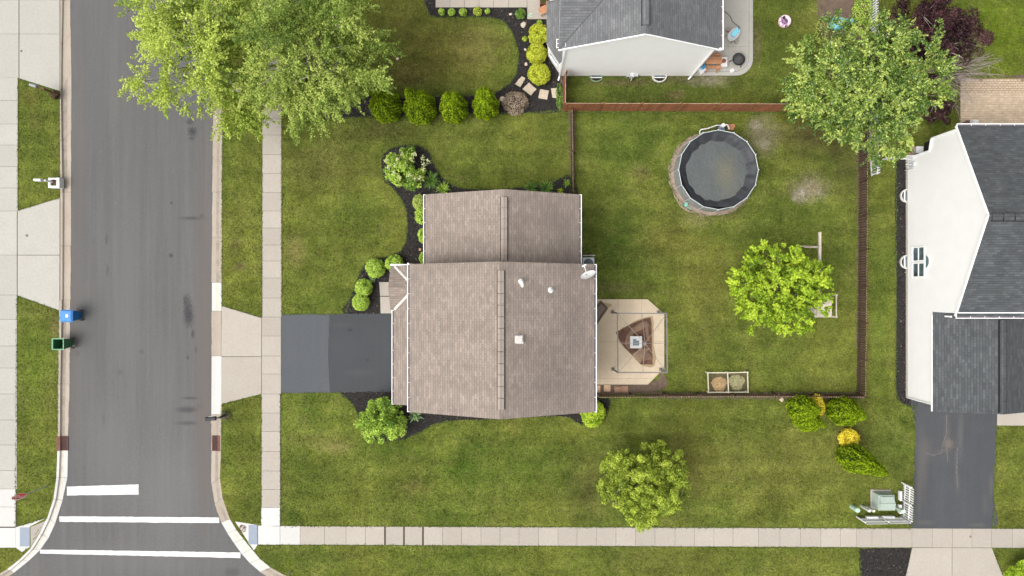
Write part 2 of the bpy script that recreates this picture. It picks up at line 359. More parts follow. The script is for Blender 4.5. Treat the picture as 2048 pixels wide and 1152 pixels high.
M_DRIVE_E = asphalt('worn sealed asphalt', (.048, .051, .056), [(1845, 930, .35, 2.2, wr, .65), (1852, 900, .5, .8, wr, .5), (1838, 980, .2, 1.6, wr, .6), (1894, 870, .25, 1.5, wr, .6), (1897, 888, .35, .35, (.14, .115, .10), .6), (1885, 902, .45, .12, wr, .7),
 (1912, 930, .12, 1.8, wr, .5), (1915, 965, .15, .8, wr, .5), (1921, 870, .2, 1.6, (.09, .09, .09), .5), (1982, 970, .15, .8, wr, .6), (1970, 1010, .2, .8, wr, .4), (1850, 1045, .6, .2, wr, .5), (1955, 1050, .6, .15, wr, .6)], warm=(.07, .072, .077), streak=.03)
def mulch_mat():
    n = NT('black mulch'); p = n.pos()
    f = n.noise(p, 22, 4, .85, .5, .25, .75); g = n.noise(p, 9, 3, .7, 0, .3, .7); b = n.noise(p, .8, 3, .6, 0, .35, .7)
    c = n.mix(f, (.003, .003, .003), (.056, .052, .050)); c = n.mul(c, n.rng(g, 0, 1, .35, 1.55)); c = n.mix(n.math('MULTIPLY', b, .35), c, (.032, .027, .022))
    sp = n.rng(n.noise(p, 11, 2, .9, 0, 0, 1), .66, .70); c = n.mix(n.math('MULTIPLY', sp, .7), c, (.22, .17, .13))
    return n.bsdf(c, .9, .2, 0, n.bump(f, .05))
M_MULCH = mulch_mat()
def paint_mat():
    n = NT('white road paint'); p = n.pos(); f = n.noise(p, 14, 4, .8, 0, .35, .75); s = n.noise(n.scale(p, .4, 3), 3, 3, .6, 0, .3, .7)
    c = n.mix(n.rng(f, .75, 1, 0, .5), (.50, .495, .485), (.28, .275, .27)); c = n.mul(c, n.rng(s, 0, 1, .95, 1.03))
    return n.bsdf(c, .7, .3)
M_PAINT = paint_mat()

def shingles(name, c1, c2, c3, mort, row=.145, wd=.31, stains=(), stc=(.1, .09, .08)):
    n = NT(name); u = n.uv(); p = n.pos()
    def brick(w_, off, a, b):
        nd = n.n('TexBrick'); n.set(nd.inputs['Vector'], u); nd.offset = off; nd.offset_frequency = 2; nd.squash = 1
        nd.inputs['Scale'].default_value = 1; nd.inputs['Mortar Size'].default_value = .004; nd.inputs['Mortar Smooth'].default_value = .5
        nd.inputs['Brick Width'].default_value = w_; nd.inputs['Row Height'].default_value = row; nd.inputs['Bias'].default_value = 0
        for i, cc in ((1, a), (2, b), (3, mort)): n.set(nd.inputs[i], cc)
        return nd
    A = brick(wd, .37, c1, c2); B = brick(wd * 1.63, .61, (0, 0, 0), (1, 1, 1))
    c = n.mix(n.math('MULTIPLY', B.outputs['Color'], .55), A.outputs['Color'], c3)
    big = n.noise(p, .55, 5, .65, .4, .3, .72); fine = n.noise(p, 25, 3, .8, 0, .3, .7)
    c = n.mul(c, n.rng(big, 0, 1, .90, 1.08)); c = n.mul(c, n.rng(fine, 0, 1, .88, 1.12))
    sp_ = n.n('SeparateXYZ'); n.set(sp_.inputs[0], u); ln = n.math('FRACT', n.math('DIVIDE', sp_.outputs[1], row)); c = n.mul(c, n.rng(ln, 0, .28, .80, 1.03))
    run = n.noise(n.scale(u, 1, .06), 1.4, 3, .6, 0, .35, .7); c = n.mul(c, n.rng(run, 0, 1, .95, 1.04))
    nz = n.noise(p, .8, 4, .7, .5, .2, .8)
    for (x, y, z, rx, ry, s) in stains:
        X, Y = P(x, y, z); c = n.mix(n.math('MULTIPLY', n.blob(p, nz, X, Y, rx, ry, .9), s), c, stc)
    return n.bsdf(c, .9, .2, 0, n.bump(n.math('SUBTRACT', 1, A.outputs['Fac']), .012, .7))
M_SH_BR = shingles('brown shingles', (.186, .154, .131), (.246, .203, .173), (.158, .134, .118), (.105, .088, .074),
    stains=[(1110, 440, 4.0, 1.8, 2.2, .6), (1140, 500, 4, 1.6, 2.0, .55), (1150, 640, 5.5, 1.2, 4.5, .5), (1100, 780, 5.5, 3, 1.6, .5), (1120, 700, 5.5, 2.4, 3.0, .4), (1040, 460, 4, .6, 2, .4), (830, 560, 5, .5, .9, .4)], stc=(.118, .100, .090))
M_SH_GR = shingles('grey shingles', (.108, .112, .115), (.142, .145, .147), (.085, .087, .094), (.05, .05, .057))
M_SH_DK = shingles('charcoal shingles', (.055, .060, .064), (.082, .088, .092), (.042, .046, .050), (.026, .028, .032))
M_SH_VT = shingles('pale ridge cap shingles', (.25, .21, .18), (.31, .265, .228), (.225, .19, .168), (.10, .085, .072), row=.6, wd=2.0)

def siding(name, col, lap=.115, dark=.80):
    n = NT(name); p = n.pos(); sep = n.n('SeparateXYZ'); n.set(sep.inputs[0], p); z = sep.outputs[2]
    fr = n.math('FRACT', n.math('DIVIDE', z, lap)); ln = n.rng(fr, .0, .14, dark, 1.0)
    f = n.noise(p, 1.2, 4, .6, 0, .3, .7)
    c = n.mul(n.mul(n.mix(0, col, col), ln), n.rng(f, 0, 1, .965, 1.015))
    return n.bsdf(c, .6, .35, 0, n.bump(fr, .012, .6))
M_SIDE_W = siding('white lap siding', (.74, .74, .73), dark=.90)
M_SIDE_C = siding('light grey lap siding', (.82, .825, .805), dark=.90)
M_SIDE_B = siding('beige lap siding', (.55, .49, .40))
M_WHITE = simple('white aluminium trim', (.76, .76, .755), .45, .03)
M_GUTIN = simple('gutter inside', (.12, .105, .12), .8, .3, 4)
M_BLACK = simple('matte black', (.018, .018, .02), .8)
M_FOUND = concrete('foundation concrete', (.40, .385, .34), var=.2)
def glass_mat():
    n = NT('window glass'); p = n.pos(); f = n.noise(p, 1.3, 2, .5, .5, .3, .7)
    return n.bsdf(n.mix(f, (.02, .03, .035), (.10, .15, .17)), .08, .8)
M_GLASS = glass_mat()
def wood(name, col, var=.25, rough=.85):
    n = NT(name); p = n.pos(); t = n.attr('tone')
    f = n.noise(n.scale(p, 1, 1, .25), 9, 4, .7, .5, .3, .7); g = n.noise(p, 1.3, 3, .6, 0, .3, .7)
    c = n.mul(n.mix(0, col, col), n.rng(t, 0, 1, .8, 1.2)); c = n.mul(c, n.rng(f, 0, 1, 1 - var, 1 + var)); c = n.mul(c, n.rng(g, 0, 1, .85, 1.15))
    return n.bsdf(c, rough, .2)
M_FENCE = wood('red brown stained wood', (.215, .088, .042)); M_FENCE_TOP = wood('bleached wood edge', (.42, .30, .22))
M_FDARK = wood('dark brown stained wood', (.060, .036, .022)); M_GREYW = wood('weathered grey wood', (.42, .37, .31)); M_ORW = wood('orange cedar wood', (.36, .18, .095))
M_BARK = wood('bark', (.13, .10, .075), .4); M_BIRCH = wood('pale grey bark', (.30, .27, .23), .35); M_TWIG = wood('bare grey twig', (.26, .22, .20), .2)
M_PICKET = simple('white vinyl', (.60, .60, .60), .5, .04)
M_METAL = simple('grey painted metal', (.15, .14, .132), .6, .1, 3); M_DKMETAL = simple('black steel', (.025, .025, .03), .5, .3, 8)
M_RUST = simple('rusty cast iron', (.12, .055, .042), .8, .3, 10)
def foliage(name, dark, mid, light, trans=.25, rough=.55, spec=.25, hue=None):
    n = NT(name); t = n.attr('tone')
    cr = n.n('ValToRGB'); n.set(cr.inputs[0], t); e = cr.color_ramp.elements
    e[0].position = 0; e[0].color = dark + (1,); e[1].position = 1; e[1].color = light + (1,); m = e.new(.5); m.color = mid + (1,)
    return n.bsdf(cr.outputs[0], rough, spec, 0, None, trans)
F_LIME = foliage('yellow green leaves', (.16, .24, .028), (.36, .46, .065), (.58, .66, .16), .35)
F_HAZE = foliage('pale olive leaves', (.11, .175, .028), (.25, .345, .058), (.46, .53, .13), .35)
F_MAPLE = foliage('maple leaves', (.045, .095, .012), (.15, .25, .035), (.42, .50, .11), rough=.35, spec=.5)
F_BRIGHT = foliage('fresh lime maple leaves', (.09, .16, .006), (.25, .38, .018), (.48, .60, .05))
F_OLIVE = foliage('olive green leaves', (.09, .13, .012), (.26, .35, .034), (.48, .56, .075))
F_ARB = foliage('cedar foliage', (.02, .045, .002), (.14, .215, .006), (.28, .37, .014), .15, .7, .05)
F_SHRUB = foliage('light green shrub leaves', (.07, .14, .018), (.22, .36, .035), (.42, .56, .09))
F_GOLD = foliage('golden leaves', (.16, .18, .01), (.33, .37, .02), (.50, .54, .05))
F_YELLOW = foliage('bright yellow leaves', (.28, .20, .01), (.60, .47, .02), (.78, .66, .06))
F_PURPLE = foliage('purple plum leaves', (.018, .008, .010), (.05, .02, .024), (.11, .05, .05))
F_PINK = foliage('dry pinkish foliage', (.14, .10, .06), (.26, .19, .13), (.42, .34, .25))
F_HOSTA = foliage('blue green hosta leaves', (.06, .13, .05), (.13, .24, .10), (.34, .42, .18))
F_LILY = foliage('green strap leaves', (.05, .12, .02), (.10, .20, .035), (.20, .32, .05))
F_FLOWER = foliage('cream blossom', (.35, .38, .14), (.5, .52, .25), (.7, .7, .4))
F_GTUFT = foliage('grass blades', (.035, .075, .008), (.065, .105, .014), (.12, .145, .03), .15)
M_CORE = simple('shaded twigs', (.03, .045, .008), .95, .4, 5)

# ============================================================ ground, street, kerbs
# kerb lines: back edge and street edge, photograph pixels
LB = [(118, -900), (119, -40), (119, 0), (120, 183), (120, 384), (119, 600), (116, 768), (115, 901), (113, 955), (107, 998), (95, 1035), (79, 1067), (60, 1098), (38, 1120), (15, 1138), (-30, 1165), (-120, 1195), (-900, 1215)]
LR = [(139, -900), (140, -40), (140, 0), (143, 140), (142, 384), (141, 600), (139, 768), (136, 901), (135, 955), (125, 1001), (110, 1048), (97, 1076), (80, 1100), (57, 1122), (27, 1146), (-20, 1176), (-115, 1212), (-900, 1234)]
RB = [(447, -900), (446, -40), (446, 0), (445, 240), (444, 384), (444, 565), (443, 622), (443, 712), (443, 829), (442, 901), (440, 955), (445, 995), (460, 1038), (473, 1060), (487, 1078), (503, 1098), (520, 1118), (541, 1135), (569, 1150), (640, 1178), (760, 1196), (3200, 1215)]
RR = [(428, -900), (427, -40), (427, 0), (427, 240), (425, 384), (424, 565), (424, 622), (423.5, 712), (423, 829), (423, 901), (423, 968), (430, 1008), (443, 1045), (455, 1066), (468, 1086), (484, 1108), (500, 1126), (521, 1144), (552, 1164), (634, 1195), (757, 1214), (3200, 1235)]
far = 320
mb = MB()
def gpoly(line, side):
    pts = [P(x, y) for x, y in line]
    x0, y0 = pts[0]; x1, y1 = pts[-1]
    out = pts + [(side * far, y1), (side * far, far), (x0, far)]
    from mathutils.geometry import tessellate_polygon
    for t in tessellate_polygon([[Vector((x, y, 0)) for x, y in out]]):
        q = [(out[i][0], out[i][1], 0) for i in t]
        if (q[1][0] - q[0][0]) * (q[2][1] - q[0][1]) - (q[2][0] - q[0][0]) * (q[1][1] - q[0][1]) < 0: q = q[::-1]
        mb.face(q)
gpoly(LB, -1); gpoly(RB, 1)
struct('ground', mb, M_GRASS)
mb = MB(); mb.face([(-far, -33.5, 0.0), (far, -33.5, 0.0), (far, -far, 0.0), (-far, -far, 0.0)][::-1]); struct('ground', mb, M_GRASS)
ZR = -.12
mb = MB(); mb.face([(-far, -34, ZR), (far, -34, ZR), (far, far, ZR), (-far, far, ZR)]); struct('road', mb, M_ROAD)
mb = MB()
seam = [(283.5, -200), (284, 0), (284.5, 384), (283, 640), (281, 800), (279, 925), (277, 968)]
for (a, b) in zip(seam, seam[1:]):
    mb.face([P3(a[0] - .35, a[1], ZR + .004), P3(b[0] - .35, b[1], ZR + .004), P3(b[0] + .35, b[1], ZR + .004), P3(a[0] + .35, a[1], ZR + .004)])
struct('road_seam', mb, simple('tar seam', (.085, .083, .085), .8, .3, 3))

def resample(line, step):
    pts = [Vector(P(x, y)) for x, y in line]; out = [pts[0]]; 
    for a, b in zip(pts, pts[1:]):
        m = max(1, int(round((b - a).length / step)))
        out += [a.lerp(b, k / m) for k in range(1, m + 1)]
    return out
def kerb(B, R, white, name, skip):
    mb = MB(); r = random.Random(3); n = len(B); seg = 0
    for i in range(1, n - 2):
        b0, b1 = Vector(P(*B[i])), Vector(P(*B[i + 1])); r0, r1 = Vector(P(*R[i], ZR)), Vector(P(*R[i + 1], ZR))
        L = (b1 - b0).length; m = max(1, int(round(L / 3.1)) if L > 4 else 1)
        for k in range(m):
            t0, t1 = k / m, (k + 1) / m; g = .009 / L
            my = B[i][1] + (B[i + 1][1] - B[i][1]) * (t0 + t1) / 2
            wht = any(a <= my <= c for a, c in white); drop = any(a <= my <= c for a, c in skip)
            tone = r.uniform(.2, .8); sub = 4
            for j in range(sub):
                s0 = t0 + (t1 - t0) * j / sub + (g if j == 0 else 0); s1 = t0 + (t1 - t0) * (j + 1) / sub - (g if j == sub - 1 else 0)
                rows = []
                for s in (s0, s1):
                    b = b0.lerp(b1, s); q = r0.lerp(r1, s); d = (q - b).normalized(); wd = (q - b).length
                    e = r.uniform(-.018, .03) if not wht else 0
                    top = .012 if not drop else -.01
                    rows.append([(b.x, b.y, -.2), (b.x, b.y, top)] + [((b + d * o).x, (b + d * o).y, z) for o, z in ((.15, top), (.185, top - .03 if drop else -.085), (.22, ZR + .018), (wd * .62, ZR + .006), (wd + e, ZR + .014), (wd + e, ZR - .03))])
                for c in range(len(rows[0]) - 1):
                    mi = 1 if wht else 0; tn = tone
                    if not drop and c in (3, 4) : mi = 2 if not wht else 3
                    mb.face([rows[0][c], rows[1][c], rows[1][c + 1], rows[0][c + 1]], mi, tn)
    M_GUT = simple('dirty gutter line', (.23, .20, .165), .9, .25, 2); M_GUTW = simple('silty new gutter', (.44, .41, .35), .9, .15, 2)
    return struct(name, mb, [M_CURB, M_CONC_W, M_GUT, M_GUTW])
kerb(LB, LR, [(902, 1140)], 'kerb', [(-60, 183), (397, 622)])
kerb(RB, RR, [(566, 621), (713, 828), (1020, 1140)], 'kerb', [(623, 711), (713, 811)])

# road paint
mb = MB()
for q in ([(134, 973), (277, 969), (277, 989), (134, 991)], [(119, 1032.5), (438, 1035), (438, 1046), (119, 1043.5)], [(80, 1099), (481, 1105), (481, 1116), (80, 1107)]):
    pts = [P(a, b, ZR + .004) for a, b in q]
    mb.prism(wobble(pts, .25, .006, False, 5), ZR + .001, ZR + .005)
struct('road_marking', mb, M_PAINT)

# pavements -------------------------------------------------------------
def slab(mb, q, mi=0, tone=None, gap=.009, z=.022):
    pts = [Vector(P(a, b, z)) for a, b in q]; c = sum(pts, Vector((0, 0))) / len(pts); out = []
    for p in pts:
        d = c - p; out.append((p.x + math.copysign(gap, d.x), p.y + math.copysign(gap, d.y)))
    mb.prism(out, .002, z, mi, random.uniform(.15, .85) if tone is None else tone)
base = MB(); mb = MB(); SM = [M_CONC, M_CONC_L, M_CONC_W]
def strip_v(x0, x1, ys, mi, whites=(), wide=()):
    for a, b in zip(ys, ys[1:]):
        m_ = (a + b) / 2; k = 2 if any(u <= m_ <= v for u, v in whites) else mi
        slab(mb, [(x0, b), (x1, b), (x1, a), (x0, a)], k)
def strip_h(xs, yl, yr, mi, whites=(), wide=()):
    X0, X1 = xs[0], xs[-1]
    for a, b in zip(xs, xs[1:]):
        f0 = (a - 600) / 1448; f1 = (b - 600) / 1448; m_ = (a + b) / 2
        k = 2 if any(u <= m_ <= v for u, v in whites) else mi
        ga = 1.6 if a in wide else 0; gb = 1.6 if b in wide else 0
        slab(mb, [(a + ga, yl[1] + f0 * yr[1]), (b - gb, yl[1] + f1 * yr[1]), (b - gb, yl[0] + f1 * yr[0]), (a + ga, yl[0] + f0 * yr[0])], k)
# far-left walk and aprons
strip_v(-2, 35.5, [155, 201, 248, 290, 333, 376, 422], 1)
strip_v(-2, 34, [590, 639, 692, 736, 788, 840, 890, 941, 978], 1)
strip_v(-2, 31.5, [978, 1014, 1053.5], 2); strip_v(-2, 31, [1055.5, 1095.5], 2)
for (a, b) in ((-300, -160), (-160, -80), (-80, 0), (0, 68), (68, 156)):
    slab(mb, [(-90, b), (37.5, b), (37.5, a), (-90, a)], 1)
    slab(mb, [(38.5, b if b < 156 else 157), (119.5, b if b < 156 else 182), (119.5, a), (38.5, a)], 1)
for (a, b) in ((422, 510), (510, 590)):
    slab(mb, [(-90, b), (34, b), (34, a), (-90, a)], 1)
slab(mb, [(35, 510), (119.5, 510), (119.5, 396), (35, 421.5)], 1); slab(mb, [(35, 591), (119, 621), (119.5, 510.5), (35, 510.5)], 1)
# right walk
strip_v(524.5, 563, [-300 + 38.4 * i for i in range(0, 15)] + [270, 309, 347, 385, 422, 456, 490, 522, 556, 596, 634], 0)
strip_v(523.5, 562, [634, 672, 712, 748, 788], 0); strip_v(523, 560.5, [788, 826, 863, 903, 942, 979, 1015.5], 0); strip_v(522, 560, [1015.5, 1052], 2)
slab(mb, [(443, 713), (523, 713), (523, 636), (443.5, 612)], 0); slab(mb, [(443, 808), (523, 788), (523, 713.5), (443, 713.5)], 0)
# corner and south walk
slab(mb, [(516, 1089.5), (560, 1089.5), (560, 1052.5), (516, 1051)], 2); strip_h([560, 600], (1052, 1089.5), (5, 6.5), 2)
xs = [600, 649, 692, 731, 770, 808, 846, 885, 923, 962, 1000, 1038, 1077, 1116, 1154, 1193, 1232, 1271, 1310, 1350, 1389, 1428, 1466, 1517, 1560, 1601, 1642, 1681, 1713, 1744, 1783, 1824, 1865, 1905, 1944, 1983, 2025, 2066, 2108, 2150]
strip_h(xs, (1052.5, 1089.5), (5, 6.5), 0, wide=(770, 808, 846))
slab(mb, [(1810, 1160), (1904, 1160), (1904, 1095.5), (1824.5, 1095.5)], 0); slab(mb, [(1904.5, 1160), (2009, 1160), (1984, 1096), (1904.5, 1095.5)], 0)
# ramps
for q in ([(470, 1043), (515, 1050), (515, 1090), (508, 1101)], [(31, 1055), (92, 1036), (60, 1053), (59, 1094), (55, 1097), (44, 1104), (31, 1095)]):
    mb.prism([P(a, b, .018) for a, b in q], .002, .018, 2, .5)
mb.prism([P(a, b, .012) for a, b in [(61, 1054), (93, 1041), (84, 1056), (61, 1094)]], .002, .010, 0, .1)
# right-hand house: front walk beside the driveway
slab(mb, [(1994, 851), (2080, 852), (2080, 800), (1995, 800)], 0)
for q in ([(-95, -300), (120, -300), (120, 182), (35, 157), (35, 421), (120, 397), (120, 622), (34, 591), (34, 1096), (-95, 1096)],
          [(525, -300), (563, -300), (562, 1089), (516, 1089), (516, 1051), (523, 1050), (523, 788), (443.5, 807), (443.5, 612), (524, 635)],
          [(560, 1052), (2150, 1057.5), (2150, 1096.5), (560, 1089.5)], [(1825, 1095), (1984, 1096), (2008, 1160), (1812, 1160)]):
    sheet(base, q, .0025)
struct('pavement_bed', base, M_JOINT); struct('pavement', mb, SM)
# tactile pads
for i, (x0, y0, x1, y1, lb) in enumerate(((497, 1050, 514.5, 1089, 'grey blue tactile paving pad at the right-hand corner ramp'), (39.5, 1055, 59.5, 1093, 'grey blue tactile paving pad at the left-hand corner ramp'))):
    m_ = MB(); a = P(x0, y1, .03); b = P(x1, y0, .03); m_.box(a[0], a[1], .012, b[0], b[1], .026)
    for ix in range(9):
        for iy in range(20):
            x = a[0] + (ix + .5) * (b[0] - a[0]) / 9; y = a[1] + (iy + .5) * (b[1] - a[1]) / 20; m_.box(x - .011, y - .011, .026, x + .011, y + .011, .031)
    tag(m_.build('tactile_paving', simple('blue grey tactile plate', (.20, .235, .285), .7, .06, 5)), lb, 'tactile paving', 'tactile pads at the corner ramps')

# brown house driveway
mb = MB()
sheet(mb, [(562.5, 629), (690, 627.5), (790, 627), (800, 627), (800, 784), (740, 783), (680, 785), (562.5, 786.5)], .010, 0, wob=.012, smooth=False)
sheet(mb, [(562.8, 629.5), (659, 628.5), (657, 680), (656, 720), (660, 785), (562.8, 786)], .014, 1, wob=.01, smooth=False)
struct('driveway', mb, [M_DRIVE, M_DRIVE_L])
mb = MB()
sheet(mb, [(1834, 780), (1995, 780), (1993, 852), (1990, 920), (1987, 1000), (1984, 1055.5), (1825.5, 1055.5), (1826, 1000), (1828, 930), (1832, 860)], .010, 0, wob=.03)
struct('driveway', mb, M_DRIVE_E)
# sealer crack lines on the driveway
mb = MB(); r = random.Random(5)
for line in ([(1893, 830), (1893, 868), (1885, 890), (1884, 905), (1868, 911), (1850, 905)], [(1915, 895), (1914, 950), (1916, 975)], [(1893, 895), (1896, 925)]):
    for a, b in zip(line, line[1:]):
        m_ = 6
        for k in range(m_):
            x0 = a[0] + (b[0] - a[0]) * k / m_ ; y0 = a[1] + (b[1] - a[1]) * k / m_; x1 = a[0] + (b[0] - a[0]) * (k + .8) / m_; y1 = a[1] + (b[1] - a[1]) * (k + .8) / m_
            w_ = .3 if line[0][0] < 1000 else .8; jx, jy = r.uniform(-.5, .5), r.uniform(-.4, .4)
            dx, dy = y1 - y0, -(x1 - x0); L = math.hypot(dx, dy) or 1; dx *= w_ / L; dy *= w_ / L
            q = [P3(x0 + jx - dx, y0 + jy - dy, .018), P3(x1 + jx - dx, y1 + jy - dy, .018), P3(x1 + jx + dx, y1 + jy + dy, .018), P3(x0 + jx + dx, y0 + jy + dy, .018)]
            mb.face(q if (Vector(q[1]) - Vector(q[0])).cross(Vector(q[2]) - Vector(q[0])).z > 0 else q[::-1])
struct('driveway_cracks', mb, simple('dusty crack', (.115, .11, .105), .9, .3, 4))
# front walk of the brown house
mb = MB(); slab(mb, [(760, 592), (800, 592), (800, 564), (758, 564)], 0); slab(mb, [(761, 627), (800, 627), (800, 593), (760, 593)], 0); sheet(mb, [(758, 564), (800, 564), (800, 627), (761, 627)], .003, 1)
struct('front_walk', mb, [M_CONC, M_JOINT])
# neighbour's front walk and porch slab
mb = MB(); xs = [871, 900, 929, 958, 987, 1017, 1054]
for a, b in zip(xs, xs[1:]): slab(mb, [(a, 15), (b, 15), (b, -80), (a, -80)], 0)
mb.prism([P(a, b, .06) for a, b in [(1054.5, 38), (1096, 38), (1096, -80), (1054.5, -80)]], .0, .06, 0, .35)
struct('front_walk', mb, concrete('grey walk concrete', (.30, .275, .24), st=.4))

# mulch beds ------------------------------------------------------------
mb = MB()
sheet(mb, [(764, 345), (763, 318), (776, 299), (805, 290), (840, 292), (860, 306), (866, 325), (880, 350), (902, 369), (930, 377), (1000, 379), (1060, 372), (1110, 362), (1144, 349), (1144, 410), (1000, 450), (900, 560), (860, 627), (692, 628), (700, 598), (712, 566), (722, 540), (742, 519), (772, 514), (800, 503), (812, 480), (815, 450), (812, 420), (800, 395), (786, 378), (770, 366)], .006, wob=.02, seed=1)
sheet(mb, [(679, 784), (790, 782), (850, 780), (1100, 780), (1196, 795), (1222, 797), (1219, 815), (1205, 838), (1186, 850), (1160, 848), (1138, 835), (1100, 832), (1000, 838), (905, 841), (864, 850), (835, 868), (800, 880), (750, 880), (722, 850), (714, 826), (700, 802)], .006, wob=.02, seed=2)
sheet(mb, [(857, -80), (857, 25), (864, 34), (980, 35), (1008, 43), (1028, 72), (1037, 110), (1032, 148), (1012, 172), (988, 186), (940, 191), (760, 194), (690, 170), (650, 130), (625, 150), (622, 205), (645, 236), (760, 233), (900, 229), (1000, 229), (1060, 226), (1127, 221), (1127, 165), (1130, 140), (1140, 120), (1140, -80)], .006, wob=.02, seed=3)
sheet(mb, [(1794, 322), (1816, 322), (1830, 500), (1836, 780), (1836, 812), (1815, 813), (1798, 802), (1791, 780), (1793, 600), (1791, 480), (1790, 380)], .006, wob=.018, seed=4)
sheet(mb, [(1718, 1096), (1823, 1096), (1812, 1160), (1722, 1160), (1718, 1130)], .006, wob=.018, seed=5, smooth=False)
sheet(mb, [(1848, 285), (1935, 262), (1935, 330), (1848, 330)], .006, wob=.01, smooth=False)
struct('mulch_bed', mb, M_MULCH)
mb = MB()
sheet(mb, [(1641, -60), (1735, -60), (1738, 60), (1735, 120), (1660, 110), (1640, 60)], .005, wob=.05, seed=6)
struct('soil_bed', mb, M_DIRT)
mb = MB()   # bare ground ring round the pool, gravel by the patio, fence foot strips
ring = [(1425.6 + r_ * math.cos(t), 346 - r_ * math.sin(t)) for t, r_ in [(math.radians(a), b) for a, b in ((0, 84), (30, 80), (60, 79), (90, 80), (120, 86), (150, 88), (180, 88), (205, 90), (230, 92), (255, 87), (280, 86), (300, 89), (320, 89), (340, 84))]]
sheet(mb, ring, .005, 0, wob=.04, seed=7)
sheet(mb, [(1191, 768), (1300, 768), (1325, 745), (1334, 758), (1330, 778), (1300, 786), (1240, 789), (1191, 790)], .004, 1, wob=.03, seed=8)
sheet(mb, [(1137, 216), (1150, 216), (1150, 300), (1148, 386), (1141, 388), (1140, 300)], .005, 1, wob=.03, seed=9)
sheet(mb, [(1715, 222), (1735, 222), (1733, 500), (1724, 798), (1714, 798), (1714, 500)], .005, 1, wob=.03, seed=10)
sheet(mb, [(1300, 785), (1728, 785), (1728, 797), (1300, 797)], .0045, 1, wob=.02, seed=11)
sheet(mb, [(1120, 150), (1134, 150), (1134, 222), (1120, 222)], .0095, 1, wob=.03, seed=12)
sheet(mb, [(1911, 152), (1960, 152), (2060, 150), (2060, 158), (1925, 158), (1924, 250), (1919, 250)], .004, 1, wob=.02, seed=13)
struct('bare_soil', mb, [simple('dry sandy soil', (.215, .165, .13), .95, .4, 3), M_DIRT])

# patio of the brown house
mb = MB()
mb.prism([P(a, b, .05) for a, b in [(1150, 598.5), (1295, 598.5), (1328.5, 628), (1328.5, 736), (1296, 769), (1150, 769)]], 0, .05, 0, .5)
def jl(mb, a, b, z, w_=.012, mi=1):
    A = Vector(P(*a, z)); B = Vector(P(*b, z)); d = (B - A).normalized(); n_ = Vector((-d.y, d.x)) * w_ / 2
    q = [A - n_, B - n_, B + n_, A + n_]; mb.face([(v.x, v.y, z) for v in q], mi)
for a, b in (((1236, 599), (1236, 768)), ((1190, 683.5), (1328, 683.5)), ((1283, 599), (1283, 735)), ((1190, 757), (1305, 757))): jl(mb, a, b, .054)
sheet(mb, [(1232, 667), (1266, 645), (1296, 633), (1305, 633), (1308, 645), (1307, 690), (1312, 715), (1310, 731), (1302, 735), (1288, 732), (1262, 708), (1245, 692)], .0545, 2, wob=.02, seed=14)
sheet(mb, [(1192, 648), (1214, 620), (1216, 614), (1224, 611), (1222, 607), (1207, 606), (1200, 600), (1192, 605)], .0545, 2, wob=.015, seed=15)
struct('patio', mb, [M_CONC_P, simple('patio joint', (.19, .14, .09), .9), M_CONC_D])
# patio of the north neighbour
mb = MB(); arc = [(1506 - 34 * (1 - math.cos(t)), 117 + 34 * math.sin(t)) for t in [math.pi / 2 * k / 10 for k in range(11)]]
mb.prism([P(a, b, .06) for a, b in [(1370, 151), (1370, -120), (1506, -120)] + arc], 0, .06, 0, .6)
inner = [(1498 - 29 * (1 - math.cos(t)), 116 + 27 * math.sin(t)) for t in [math.pi / 2 * k / 10 for k in range(11)]]
ln = [(1498.5, -120)] + inner + [(1370, 143)]
for a, b in zip(ln, ln[1:]): jl(mb, a, b, .064, .02)
for a, b in (((1446, -60), (1446, 143)), ((1400, 93), (1498, 93)), ((1440, 24), (1498, 24))): jl(mb, a, b, .064, .01)
struct('patio', mb, [M_CONC_L, simple('patio groove', (.12, .11, .10), .9)])
# paver patio
mb = MB(); r = random.Random(4); bw, bh = 6.9, 4.65; y = 158; row = 0
while y < 300:
    x = 1921 + (0 if row % 2 else -3.4)
    while x < 2075:
        x0 = max(x, 1921)
        if not (row == 0 and r.random() < .25):
            j = .25 + (.35 if y < 185 else 0)
            a = P(x0 + j, y + bh - j, .05); b = P(x + bw - j, y + j, .05)
            if b[0] > a[0]: mb.box(a[0], a[1], .003, b[0], b[1], .045 + r.uniform(-.003, .003), 0, r.uniform(.05, .95))
        x += bw
    y += bh; row += 1
sheet(mb, [(1921, 157), (2075, 157), (2075, 300), (1921, 300)], .012, 1)
struct('paver_patio', mb, [concrete('tan pavers', (.44, .35, .25), var=.25, st=.3), simple('paver joint sand', (.20, .15, .095), .95)])

# ============================================================ houses
def gutter(name, parent, a, b, z, out, hang=.8, w_=.125, inside=True):
    """U gutter along a->b (world xy), 'out' = outward unit normal"""
    mb = MB(); a = Vector(a); b = Vector(b); o = Vector(out); d = (b - a).normalized(); L = (b - a).length
    def strip(o0, o1, z0, z1, mi):
        q = [a + o * o0, b + o * o0, b + o * o1, a + o * o1]; ar = (q[1] - q[0]).x * (q[2] - q[1]).y - (q[1] - q[0]).y * (q[2] - q[1]).x
        if ar < 0: q = [q[1], q[0], q[3], q[2]]
        mb.hexa([(p.x, p.y, z0) for p in q] + [(p.x, p.y, z1) for p in q], mi)
    strip(w_ - .036, w_, z - .11, z, 0); strip(.002, w_ - .046, z - .11, z - .085, 1)
    n = max(2, int(L / hang))
    for k in range(n + 1):
        p = a + d * (L * k / n); p = p + d * (.02 if k == 0 else -.02 if k == n else 0)
        q0 = p + o * .003; q1 = p + o * (w_ - .044); mb.bar((q0.x, q0.y, z - .02), (q1.x, q1.y, z - .02), .022 if 0 < k < n else .03, .02, 0)
    return mb.build(name, [M_WHITE, M_GUTIN], parent)
